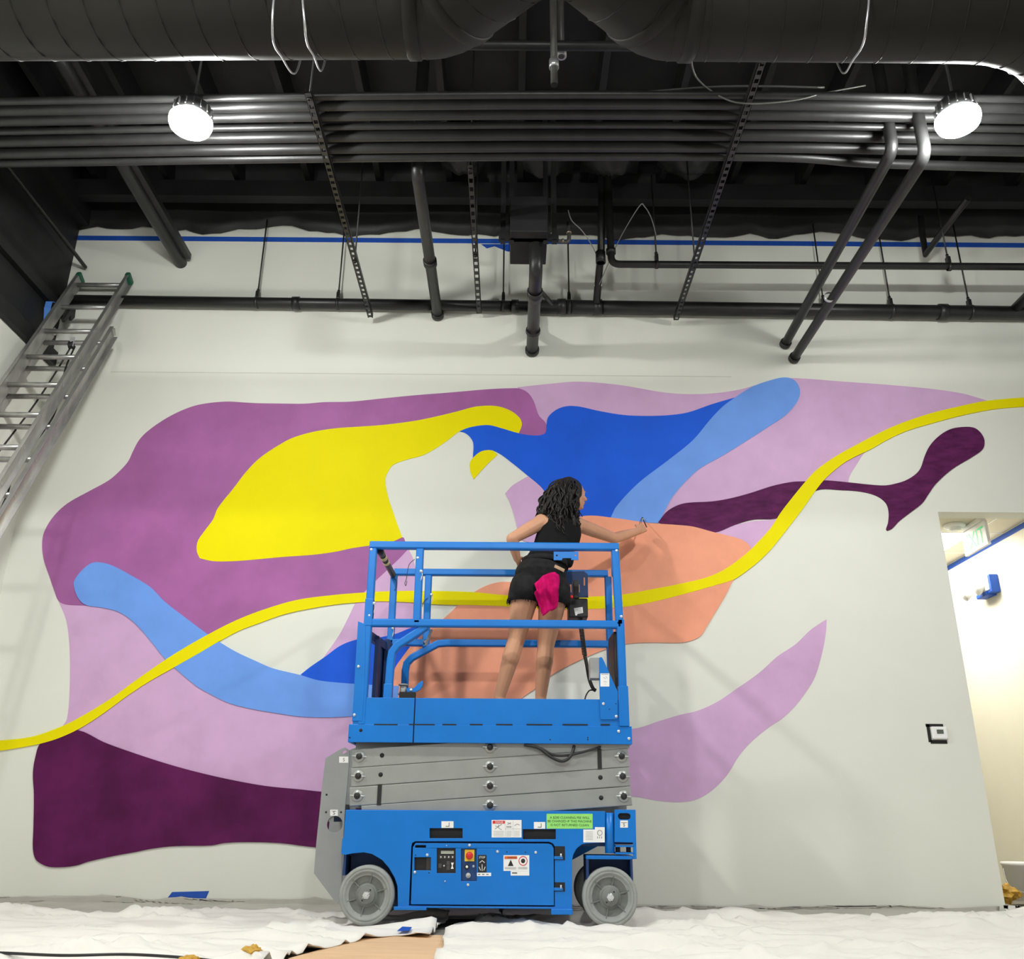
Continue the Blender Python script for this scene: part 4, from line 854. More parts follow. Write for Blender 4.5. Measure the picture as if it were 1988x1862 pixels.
# latch with pedal
c=L(783,1338,RN+.06); lt=MB().cyl((c.x,RN+.06,c.z-.06),(c.x,RN+.06,c.z+.03),.020,14).build('latch_spring', m_plate, lift)
for dz in (-.03,.025): MB().cyl((c.x,RN+.06,c.z+dz-.004),(c.x,RN+.06,c.z+dz+.004),.03,14).build('latch_washer', m_plate, lt)
pe=MB().prism([P3([(789,1335.6),(803,1336),(812,1327),(819.5,1321),(822,1326),(820,1333),(814.7,1339.6),(805,1345),(790,1344)],RN+.04)],(0,.012,0)).build('latch_pedal', m_blue, lift, bevel=.002)
bolt(798,1339.5,RN+.04,pe)
p,q=L(776,1344,RN+.05),L(806,1356,RN+.05); MB().box((p.x,RN+.03,q.z),(q.x,RN+.09,p.z)).build('latch_base', m_dark, lift)
# right end: gusset plate, storage box, document box
gs=MB().prism([P3([(1163,1277),(1168,1275.5),(1171,1280),(1199.5,1343),(1199,1397),(1166,1397),(1164,1351)],YP-.004)],(0,.008,0)).build('gusset_plate', m_blue, lift, bevel=.0015)
bolt(1171.5,1366.5,YP-.004,gs); bolt(1196.5,1391,YP-.004,gs)
for x,y in ((1195.5,1366.5),(1183,1377)): c=L(x,y); MB().lathe((c.x,YP-.0044,c.z),(0,-1,0),[(0,.004),(.0004,.004),(.0004,.0003)],10).build('plate_hole', m_navy, gs)
sticker(1165.5,1307.5,1183,1333,YP-.004,gs); m_=MB(); stroke(m_,(1167,1309),(1181.5,1309),.003,YP-.0056)
for a,b in (((1171,1315),(1176,1318)),((1176,1313),(1179,1317)),((1172,1323),(1178,1324)),((1174,1328),(1176,1328))): stroke(m_,a,b,.0018,YP-.0056)
m_.build('decal_print', m_inkg, gs)
p,q=L(1145,1277,RN+.12),L(1170,1317,RN+.12); db=MB().box((p.x,RN+.12,q.z),(q.x,RN+.22,p.z)).build('document_box', mat('light_grey_box',srgb(206,206,202),.5,var=.03), lift, bevel=.003)
x_=L(1190,1260,RN+.1).x
MB().prism([[Vector((x_,yy,zz_)) for yy,zz_ in [(RN+.04,L(1190,1226,RN+.04).z),(RN+.36,z2-.02),(RN+.40,z2-.12),(RN+.40,zf1+.06),(RN+.3,zf1+.02),(RN+.04,zf1+.10)]]],(.05,0,0)).build('storage_pouch', m_rubber, lift, bevel=.01)
# bracket under the top rail, and the platform control station
bk=MB().prism([P3([(1075,1071),(1123,1071),(1123,1087),(1109,1087),(1109,1083.5),(1092,1083.5),(1091,1087.5),(1075,1087.5)],RN-.024)]+[circ(1081,1078.5,.006,RN-.024,10),circ(1117.5,1078,.006,RN-.024,10)],(0,.006,0)).build('control_hanger_bracket', m_blue, lift, bevel=.001)
YK=RF-.03
MB().prism([P3([(1100,1110),(1134,1109),(1141,1115),(1142,1160),(1100,1160)],YK)]+[rect(1133,1120,1136,1137,YK),rect(1106.5,1134,1109.5,1150,YK),rect(1122,1134,1125.5,1150,YK)],(0,.01,0)).build('control_mount_plate', m_navy, lift, bevel=.002)
YB=RN+.42
p,q=L(1112,1128,YB+.05),L(1124,1164,YB+.05); MB().box((p.x,YB+.02,q.z),(q.x,YB+.09,p.z)).build('control_stalk', m_rubber, lift, bevel=.006)
p,q=L(1103,1161,YB),L(1142,1199,YB); cb=MB().box((p.x,YB,q.z),(q.x,YB+.14,p.z)).build('control_box', m_rubber, lift, bevel=.01)
c=L(1109,1166.5,YB); MB().cyl((c.x,YB+.02,c.z-.005),(c.x,YB+.02,c.z+.015),.018,14).build('stop_button_collar', m_yel, cb); MB().cyl((c.x,YB+.02,c.z+.015),(c.x,YB+.02,c.z+.04),.016,14).build('stop_button', m_red, cb)
p,q=L(1114,1179,YB),L(1132,1192,YB); MB().prism([P3([(1114,1181),(1131,1178.5),(1132,1190),(1121,1192),(1120,1195),(1117,1195)],YB)],(0,-.001,0)).build('decal', m_white, cb); m_=MB()
for a,b in (((1119,1183),(1128,1182)),((1119,1186),(1129,1185)),((1121,1189),(1130,1188))): stroke(m_,a,b,.003,YB-.0012)
m_.build('decal_print', m_inkg, cb)
# coiled cord
A,B=L(1127,1200,YB),L(1136,1270,YB+.02); pts=[]
n=24*14
for k in range(n+1):
    u=k/n; c=A.lerp(B,u)+Vector((0,.04,0)); a=2*pi*24*u; pts.append(c+Vector((cos(a)*.013,sin(a)*.013,0)))
cc=MB().tube(pts,.0045,5).build('coiled_cord', m_rubber, lift)
MB().tube(curve3([B+Vector((0,.04,0)),L(1139,1290,YB+.06),L(1144,1318,YB+.06),L(1151,1336,YB+.06),L(1157,1341,YB+.06)],6),.012,8).build('cord_sheath', m_rubber, cc)
MB().tube(curve3([L(1157,1341,YB+.06),L(1146,1340,YB+.05),L(1140,1346,YB+.05),L(1136,1356,YB+.05),L(1135,1372,YB+.05)],6),.005,6).build('cord_tail', m_rubber, cc)
ZDECK=zdk
# ------------------------------------------------------------------ person on the platform
m_skin = mat('skin', srgb(208, 154, 122), .55, var=.05, scale=7, spec=.35)
m_hair = mat('dark_wavy_hair', (.006, .0045, .004), .55, var=.4, scale=25)
m_hair2 = mat('brown_hair_ends', (.022, .013, .008), .5, var=.4, scale=25)
m_tank = mat('black_cotton', (.006, .006, .007), .85, var=.15, scale=30, spec=.2)
m_denim = mat('black_denim', (.016, .016, .017), .85, var=.35, scale=22, bump=.3, bscale=160, spec=.2)
m_pink = mat('magenta_rag', srgb(206, 20, 104), .9, var=.15, scale=20, bump=.4, bscale=60, spec=.1)
def voxel(mb, name, m, parent, vox=.006, smooth=6, cut=None, label=None):
    """fuse the overlapping forms of a body or garment into one continuous surface"""
    o = mb.build(name, m, parent)
    r = o.modifiers.new('fuse', 'REMESH'); r.mode = 'VOXEL'; r.voxel_size = vox; r.use_smooth_shade = True
    s = o.modifiers.new('soft', 'SMOOTH'); s.factor = .5; s.iterations = smooth
    dg = bpy.context.evaluated_depsgraph_get(); me = bpy.data.meshes.new_from_object(o.evaluated_get(dg))
    o.modifiers.clear(); old = o.data; o.data = me; bpy.data.meshes.remove(old)
    if cut:
        bm = bmesh.new(); bm.from_mesh(me)
        for co, no in cut:
            bmesh.ops.bisect_plane(bm, geom=bm.verts[:]+bm.edges[:]+bm.faces[:], plane_co=Vector(co)-ORG[parent.name], plane_no=no, clear_outer=True)
        bm.to_mesh(me); bm.free()
    me.polygons.foreach_set('use_smooth', [True]*len(me.polygons))
    if not me.materials: me.materials.append(m)
    if label: o['label'] = label
    return o
def J(px, py, y): return at(px, py, Y=y)
head = J(1110,960,5.99); neck = J(1098,1000,5.93); shl = J(1051,1014,5.86); shr = J(1120,1018,5.97)
ell_ = J(994,1046,5.76); wrl = J(1004,1085,5.84); hnl = J(1012,1104,5.92)
elr = J(1192,1045,6.14); wrr = J(1240,1031,6.29); hnr = J(1254,1020,6.36)
chest = J(1086,1036,5.91); waist = J(1068,1080,5.86); pel = J(1050,1118,5.80)
hpl = J(1022,1140,5.79); hpr = J(1076,1146,5.81)
knl = J(1003,1240,5.81); anl = J(970,1352,5.86); knr = J(1060,1250,5.84); anr = J(1050,1352,5.90)
footL = Vector((anl.x, anl.y, ZDECK+.05)); footR = Vector((anr.x+.0, anr.y, ZDECK+.05))
per = thing('person', (pel.x, pel.y, ZDECK), 'person with long wavy dark hair, tank top and shorts, painting from the lift', 'person')
def torso(mb, g=0.):
    sp = (neck-pel).normalized(); side = (shr-shl).normalized(); fwd = sp.cross(side).normalized(); side = fwd.cross(sp)
    def ro(u): 
        u = u.normalized(); f = sp.cross(u).normalized(); 
        return Matrix((u, f, f.cross(u)*-1 if False else u.cross(f))).transposed()
    R = ro(side); hs = (hpr-hpl).normalized(); Rh = ro(hs)
    mb.ell(chest, (.150+g, .098+g, .17+g), R); mb.ell((chest+waist)/2, (.140+g,.092+g,.17+g), R)
    mb.ell(waist, (.134+g, .092+g, .15+g), Rh); mb.ell(chest.lerp(neck,.45), (.135+g,.078+g,.10+g), R)
    return R, Rh
b = MB(); R_, Rh_ = torso(b)
b.ell(pel, (.165,.118,.14), Rh_)
b.cap(neck.lerp(chest,.3), head+Vector((-.02,-.01,-.06)), .054, .050)
# head with face turned to the right
fd = Vector((.93, .36, -.05)).normalized(); hs_ = Vector((-.36,.93,0)); hu = Vector((.05,.0,1)).normalized()
RH = Matrix((fd, hs_, hu)).transposed()
b.ell(head, (.098,.076,.108), RH); b.ell(head+fd*.035-hu*.055, (.058,.056,.058), RH)
b.ell(head+fd*.074-hu*.082, (.020,.024,.020), RH)                                   # chin
b.cap(head+fd*.092+hu*.010, head+fd*.112-hu*.018, .007, .012); b.ell(head+fd*.106-hu*.022, (.012,.015,.009), RH)   # nose
b.ell(head+fd*.092-hu*.046, (.011,.022,.007), RH); b.ell(head+fd*.090-hu*.058, (.011,.019,.007), RH)              # lips
b.ell(head+fd*.086+hu*.026, (.012,.045,.010), RH)                                   # brow
for s in (-1,1): b.ell(head+fd*.068-hu*.025+hs_*.036*s, (.022,.020,.022), RH)       # cheeks
b.ell(head-hs_*.074-hu*.012-fd*.01, (.022,.010,.032), RH); b.ell(head+hs_*.074-hu*.012-fd*.01, (.022,.010,.032), RH)
# arms
for sh, el, wr, k in ((shl, ell_, wrl, 0), (shr, elr, wrr, 1)):
    b.ell(sh, .058); b.cap(chest.lerp(sh,.6), sh, .07, .055)
    b.cap(sh, sh.lerp(el,.5), .052, .048); b.cap(sh.lerp(el,.5), el, .047, .039); b.cap(el, el.lerp(wr,.35), .040, .039); b.cap(el.lerp(wr,.35), wr, .038, .026)
# left hand on the hip
def hand(b, wr, hd, pn, curl, s=1):
    """palm from wrist to knuckles, four bent fingers and a thumb from the side of the palm"""
    d = (hd-wr).normalized(); pn = (pn - d*pn.dot(d)).normalized(); sd = d.cross(pn).normalized()*s
    for k in range(4): b.cap(wr+sd*(k-1.5)*.010, wr+d*.078+sd*(k-1.5)*.019, .013, .0115)
    for k, ln in enumerate((.070,.078,.072,.056)):
        p = wr+d*.082+sd*(k-1.5)*.019; v = d
        for seg in range(3):
            a = curl*(seg+.6); v = (d*cos(a)+pn*sin(a)).normalized(); q = p+v*ln*(.46,.31,.26)[seg]
            b.cap(p, q, .0092-.0007*seg, .0086-.0007*seg); p = q
    t0 = wr+d*.022-sd*.026; t1 = t0+(d*.6-sd*.6+pn*.5).normalized()*.036; t2 = t1+(d*.75+sd*.1+pn*.6).normalized()*.030; t3 = t2+(d*.6+sd*.5+pn*.4).normalized()*.024
    b.cap(t0,t1,.013,.0105); b.cap(t1,t2,.0102,.0095); b.cap(t2,t3,.0095,.008)
    return d, sd
hand(b, wrl, hnl, Vector((.5,-.4,.2)), .35, 1)
hd, hsd = hand(b, wrr, hnr, Vector((-.75,.35,-.5)), 1.0, -1)
# legs
for hp, kn, an, ft, k in ((hpl, knl, anl, footL, 0), (hpr, knr, anr, footR, 1)):
    b.cap(hp, hp.lerp(kn,.45), .098, .084); b.cap(hp.lerp(kn,.45), kn, .083, .058); b.ell(kn, .058)
    cf = kn.lerp(an,.36)+Vector((0,-.022,0))
    b.cap(kn, cf, .055, .058); b.cap(cf, an, .056, .038); b.cap(an, ft, .037, .037)
    b.ell(kn.lerp(an,.3)+Vector((0,-.028,0)), (.046,.038,.085))
    b.ell(hp+Vector((.01 if k else -.01,-.055,-.02)), (.085,.075,.095))
    tip = ft+Vector((.03,.17,-.022)); b.cap(ft+Vector((0,-.03,-.012)), ft+Vector((.01,.09,-.016)), .036, .032); b.cap(ft+Vector((.01,.09,-.018)), tip, .032, .020)
    for q in range(5): b.cap(tip+Vector((-.03+.014*q,-.02,-.006)), tip+Vector((-.03+.015*q,.035-.006*q,-.010)), .011, .009)
body = voxel(b, 'body', m_skin, per, .0055, 4)
# eye and brow on the visible side
for s in (-1,1):
    e = head+fd*.080+hs_*.030*s+hu*.004
    MB().ell(e, .0085).build('eye', m_white, per); MB().ell(e+fd*.0062, .0036).build('iris', m_ink, per)
    MB().cap(head+fd*.093+hs_*.014*s+hu*.030, head+fd*.080+hs_*.044*s+hu*.028, .0025, .002).build('eyebrow', m_hair, per)
MB().cap(head+fd*.101-hs_*.016-hu*.052, head+fd*.101+hs_*.016-hu*.052, .0032, .0032).build('lips', mat('lip_skin', srgb(176,96,88), .5, var=.05), per)
# tank top
tk = MB(); torso(tk, .011); hipmid = waist.lerp(pel,.35)
tk.ell(hipmid, (.148,.112,.13), Rh_)
for sh in (shl, shr): tk.cap(chest.lerp(sh,.45)+Vector((0,0,-.01)), chest.lerp(sh,.62).lerp(neck,.35), .062, .045)
tk.ell(J(1106,1082,5.83), (.03,.05,.075))
top = voxel(tk, 'tank_top', m_tank, per, .007, 8, cut=[(J(1060,1106,5.8), (waist-chest).normalized())])
# cut-off shorts with frayed hems
sh_ = MB(); sh_.ell(pel, (.178,.134,.135), Rh_)
sh_.ell(waist.lerp(pel,.45), (.152,.118,.10), Rh_)
hems = []
for hp, kn, out in ((hpl, knl, -1), (hpr, knr, 1)):
    e = hp.lerp(kn, .30); sh_.cap(hp, e, .112, .110)
    sh_.ell(hp+Vector((.008*out,-.058,-.018)), (.094,.084,.105)); hems.append((e, (kn-hp).normalized(), .115))
hemz = min(e.z for e,_,_ in hems)
short = voxel(sh_, 'denim_shorts', m_denim, per, .007, 6, cut=[(Vector((0,0,J(1040,1165,5.72).z)), (-.05,0,-1)), (J(1060,1089,5.75), (pel-waist).normalized()*-1)])
fr = MB()
zh = J(1040,1165,5.72).z
for (e, d, r), cx_ in zip(hems, (0,1)):
    for k in range(70):
        a = 2*pi*k/70; p = Vector((e.x+cos(a)*.108, e.y-.012+sin(a)*.108, zh+.006 + .05*(e.x+cos(a)*.1-pel.x)*-1))
        q = p+Vector((random.uniform(-.008,.008), random.uniform(-.006,.006), -random.uniform(.012,.035))); fr.beam(p, q, .0035, .003)
fr.build('frayed_hem', m_denim, short)
# waistband, seams, pocket, belt patch
sp_ = (waist-pel).normalized(); wc = waist.lerp(pel,.33)
def ring(c, rx, ry, R, h, n=36):
    m_ = MB(); vs = []
    for z in (-h/2, h/2):
        for k in range(n):
            a = 2*pi*k/n; vs.append(c + R @ Vector((rx*cos(a), ry*sin(a), z)))
    m_.add(vs, [[k,(k+1)%n,n+(k+1)%n,n+k] for k in range(n)], True); return m_
wb = ring(J(1058,1096,5.83), .160, .124, Rh_, .036).build('waistband', m_denim, short); s_ = wb.modifiers.new('t','SOLIDIFY'); s_.thickness = .006
pt = J(1086,1103,5.705); MB().beam(pt+Vector((-.032,-.006,.012)), pt+Vector((.032,.014,-.014)), .006, .022).build('belt_patch', mat('tan_leather', srgb(196,160,124), .6, var=.1), short)
for px,py in ((1044,1095),(1028,1100)): q = J(px,py,5.708); MB().beam(q+Vector((.006,0,.022)), q+Vector((-.004,0,-.022)), .012, .006, Vector((0,1,0))).build('belt_loop', m_denim, short)
# hair: a cap over the skull and many wavy locks
hb = MB(); hb.ell(head-fd*.018+hu*.012, (.106,.090,.112), RH); hb.ell(head-fd*.055-hu*.075, (.072,.088,.12), RH); hb.ell(J(1082,985,5.91), (.07,.065,.10)); hb.ell(J(1076,1008,5.87), (.075,.05,.09)); hb.ell(J(1104,1010,5.88), (.06,.045,.10)); hb.ell(J(1088,1004,5.87), (.08,.05,.09))
cover = voxel(hb, 'hair', m_hair, per, .007, 6)
# trim the part of the cap that would cover the face
bm = bmesh.new(); bm.from_mesh(cover.data)
og = ORG[per.name]
dead = [v for v in bm.verts if (v.co+og-head).dot(fd) > .052 and (v.co+og-head).dot(hu) < .075]
bmesh.ops.delete(bm, geom=dead, context='VERTS'); bm.to_mesh(cover.data); bm.free()
rnd = random.Random(3)
lk = MB(); lk2 = MB()
for k in range(280):
    a = rnd.uniform(-pi, pi)
    # root on the skull, back half favoured
    d0 = Vector((-rnd.uniform(-.08,1), rnd.uniform(-1,1), rnd.uniform(-.1,1))).normalized()
    root = head-fd*.018+hu*.012 + RH @ Vector((d0.x*.104, d0.y*.088, d0.z*.108))
    # end spread across back and shoulders
    ex, ey = rnd.uniform(1040,1128), rnd.uniform(1000,1040)
    if ex > 1112: ey = min(ey, 1014+rnd.uniform(0,8))
    if ex < 1052: ey = min(ey, 1024)
    end = J(ex, ey + max(0,(1075-ex))*-.05, 5.80 + .10*abs(ex-1084)/40 + rnd.uniform(-.02,.03))
    m1 = root + (root-head).normalized()*.03; m1 = m1.lerp(end,.35) + (m1-head).normalized()*.035 + Vector((0,-.03,0))
    m2 = m1.lerp(end,.55)+Vector((rnd.uniform(-.02,.02),-.02,0))
    base = curve3([root, m1, m2, end], 9); pts = []; ph = rnd.uniform(0,6.28); am = rnd.uniform(.005,.013); fq = rnd.uniform(2.5,4.5)
    for i, p in enumerate(base):
        u = i/(len(base)-1); w = am*min(1,u*1.6)
        pts.append(p + Vector((cos(ph+u*2*pi*fq)*w, sin(ph+u*2*pi*fq)*w*.7, sin(ph*2+u*2*pi*fq)*w*.4)))
    prof = 5; n = len(pts); r0 = rnd.uniform(.0045,.0085)
    tgt = lk2 if rnd.random() < .15 else lk
    # taper: two spans of different thickness
    k2 = int(n*.72); tgt.tube(pts[:k2+1], r0, prof); tgt.tube(pts[k2:], r0*.55, prof)
lk.build('hair_locks', m_hair, per); lk2.build('hair_locks', m_hair2, per)
# rag hanging from the back pocket
rg = MB(); out = [(1056,1116),(1066,1111),(1082,1112),(1086,1118),(1085,1150),(1081,1178),(1066,1188),(1054,1195),(1050,1184),(1044,1166),(1038,1150),(1042,1144),(1039,1132),(1046,1124)]
loop = [J(x,y,5.64) for x,y in out]; c0 = sum(loop, Vector())/len(loop)
n=10; vs=[]; fs=[]
rings_=8; big = rounded([Vector((p.x,p.z)) for p in loop], 6, 70); m=len(big)
for i in range(rings_+1):
    t=i/rings_
    for q in big:
        x=c0.x+(q.x-c0.x)*t; z=c0.z+(q.y-c0.z)*t
        jag = .009*noise.noise(Vector((x*150,z*150,0)))*(1 if i==rings_ else 0)
        y=5.655-.014*sin((x-c0.x)*85+z*14)-.010*noise.noise(Vector((x*18,z*12,2)))-.05*max(0,min(1,(c0.z+.09-z)/.25))*.3
        vs.append((x+jag,y,z+jag))
for i in range(rings_):
    for k in range(m): fs.append([i*m+k,i*m+(k+1)%m,(i+1)*m+(k+1)%m,(i+1)*m+k])
rg.add(vs,fs,True); ro_=rg.build('cleaning_rag', m_pink); s_=ro_.modifiers.new('t','SOLIDIFY'); s_.thickness=.004
tag(ro_, 'bright magenta rag hanging from the back pocket of the shorts', 'rag')
# paint brush in the right hand
tip = J(1247,1005,6.492); hb_ = hnr+Vector((0,-.01,-.01)); dr=(tip-hb_).normalized()
t = thing('paint_brush', hb_, 'small paint brush held against the wall', 'paint brush')
MB().cyl(hb_-dr*.015, tip-dr*.045, .005, 8).build('handle', mat('dark_wood',(.05,.03,.02),.5,var=.2), t); MB().cyl(tip-dr*.05, tip-dr*.025, .008, 10).build('ferrule', m_zinc, t); MB().cyl(tip-dr*.026, tip, .009, 10, .005).build('bristles', m_rubber, t)
# sandals on the feet
for ft, w in ((footL,'left'),(footR,'right')):
    so = MB(); ol=[(-.04,-.07),(.04,-.07),(.048,.05),(.062,.15),(.04,.215),(0,.215),(-.035,.15),(-.04,.04)]
    so.prism([[Vector((ft.x+a+.01,ft.y+b_,ZDECK+.001)) for a,b_ in ol]],(0,0,.012)).build('sandal_sole', m_rubber, per)
    MB().tube(curve3([Vector((ft.x-.042,ft.y+.03,ZDECK+.015)),Vector((ft.x-.02,ft.y+.02,ZDECK+.10)),Vector((ft.x+.03,ft.y+.02,ZDECK+.10)),Vector((ft.x+.055,ft.y+.03,ZDECK+.015))],5),.006,6).build('sandal_strap', m_rubber, per)
# ------------------------------------------------------------------ extension ladder
XA, XB = -3.655, -3.265
T0 = Vector((0, 6.455, 4.82)); LD = Vector((0, -1.13, -2.30)).normalized(); LN = Vector((0, 2.30, -1.13)).normalized()   # down the ladder; towards the wall side
lenF = 3.6; foot_s = (T0.z-.0)/-LD.z
lad = thing('extension_ladder', Vector(((XA+XB)/2, (T0+LD*foot_s).y, 0)), 'aluminium extension ladder with green caps leaning on the wall at the left', 'ladder')
def lp(x, s, o=0): return Vector((x,0,0)) + T0 + LD*s + LN*o
def cchan(mb, x, s0, s1, o, dirx, h=.10, w=.028, t=.004):
    a, b = lp(x,s0,o), lp(x,s1,o)
    X = Vector((dirx,0,0))
    for c0, c1 in ((( 0,-h/2),(t,h/2)),((0,-h/2),(w,-h/2+t)),((0,h/2-t),(w,h/2))):
        pr = [(c0[0],c0[1]),(c1[0],c0[1]),(c1[0],c1[1]),(c0[0],c1[1])]
        vs = [p + X*u + LN*v for p in (a,b) for u,v in pr]
        mb.add(vs, [(0,1,2,3)[::-1],(4,5,6,7),(0,1,5,4),(1,2,6,5),(2,3,7,6),(3,0,4,7)])
    return mb
for x, dx in ((XA,1),(XB,-1)):
    cchan(MB(), x, .03, lenF, 0, -dx, ).build('fly_rail', m_alu, lad, bevel=.0015)
    MB().beam(lp(x-dx*.012,0), lp(x-dx*.012,.055), .042, .106, LN).build('rail_cap', m_green, lad, bevel=.012, label='green plastic rail cap')
BO = .108; XA2, XB2 = XA-.045, XB+.045; S2 = .66
for x, dx in ((XA2,1),(XB2,-1)):
    cchan(MB(), x, S2, foot_s-.03, BO, -dx, .105, .032).build('base_rail', m_alu, lad, bevel=.0015)
    MB().beam(lp(x,S2-.03,BO+.02), lp(x,S2+.01,BO), .03, .06, LN).build('rail_end', m_alu, lad, bevel=.004)
    MB().beam(lp(x,foot_s-.05,BO), Vector((x,lp(x,foot_s,BO).y,.012)), .06, .10, Vector((0,1,0))).build('ladder_shoe', m_rubber, lad, bevel=.004)
for k in range(12):
    s = .13+.345*k
    if s < lenF:
        MB().tube([lp(XA,s), lp(XB,s)], .0195, 10).build('rung', m_alu, lad)
        for x, dx in ((XA,-1),(XB,1)): MB().lathe(lp(x-dx*.0,s), (dx,0,0), [(0,.021),(.006,.020),(.006,.014),(.001,.013),(.001,.001)], 14).build('rung_end', m_alu, lad)
        if dx: MB().lathe(lp(XB,s), (1,0,0), [(.0015,.0135),(.002,.0135),(.002,.001)], 12).build('rung_hole', m_dark, lad)
for k in range(15):
    s = .13+.345*(k+2)
    if s < foot_s-.15:
        MB().tube([lp(XA2,s,BO), lp(XB2,s,BO)], .0195, 10).build('rung', m_alu, lad)
        MB().lathe(lp(XB2,s,BO), (1,0,0), [(0,.021),(.006,.020),(.006,.014),(.001,.013),(.001,.001)], 14).build('rung_end', m_alu, lad)
        MB().lathe(lp(XB2,s,BO), (1,0,0), [(.0015,.0135),(.002,.0135),(.002,.001)], 12).build('rung_hole', m_dark, lad)
# sticker, guide hook, pulley and rope
q = at(66, 848, X=XB2+.002); s_q = (T0.z-q.z)/-LD.z
MB().beam(lp(XB2+.002,1.62,BO), lp(XB2+.002,1.74,BO), .0015, .055, LN).build('sticker', m_white, lad); MB().beam(lp(XB2+.003,1.655,BO), lp(XB2+.003,1.69,BO), .0015, .02, LN).build('sticker_print', m_inkg, lad)
MB().prism([[lp(XA+.04,s,o) for s,o in ((.42,.02),(.40,.07),(.46,.11),(.52,.10),(.50,.06),(.62,.05),(.62,.02))]], (.025,0,0)).build('guide_hook', m_rubber, lad, bevel=.003)
pu = lp((XA+XB)/2+.06, .98, .02)
MB().lathe(pu, (1,0,0), [(-.012,.001),(-.012,.032),(-.004,.026),(.004,.026),(.012,.032),(.012,.001)], 18).build('pulley', m_rubber, lad); MB().box(pu+Vector((-.016,-.006,-.01)), pu+Vector((.016,.006,.07))).build('pulley_bracket', m_zinc, lad)
MB().tube(curve3([pu+Vector((-.01,.02,0)), lp((XA+XB)/2-.02,1.25,.13), lp((XA+XB)/2-.05,1.7,.15), lp(XA+.08,2.6,.14)],6), .0065, 6).build('rope', m_rubber, lad)
MB().tube(curve3([pu+Vector((.02,.02,0)), lp(XB-.09,1.25,.05), lp(XB-.04,1.7,.14), at(32,905,Y=6.25), at(14,960,Y=6.2), at(-20,1040,Y=6.15), at(-60,1180,Y=6.1)],6), .0065, 6).build('rope', m_rubber, lad)

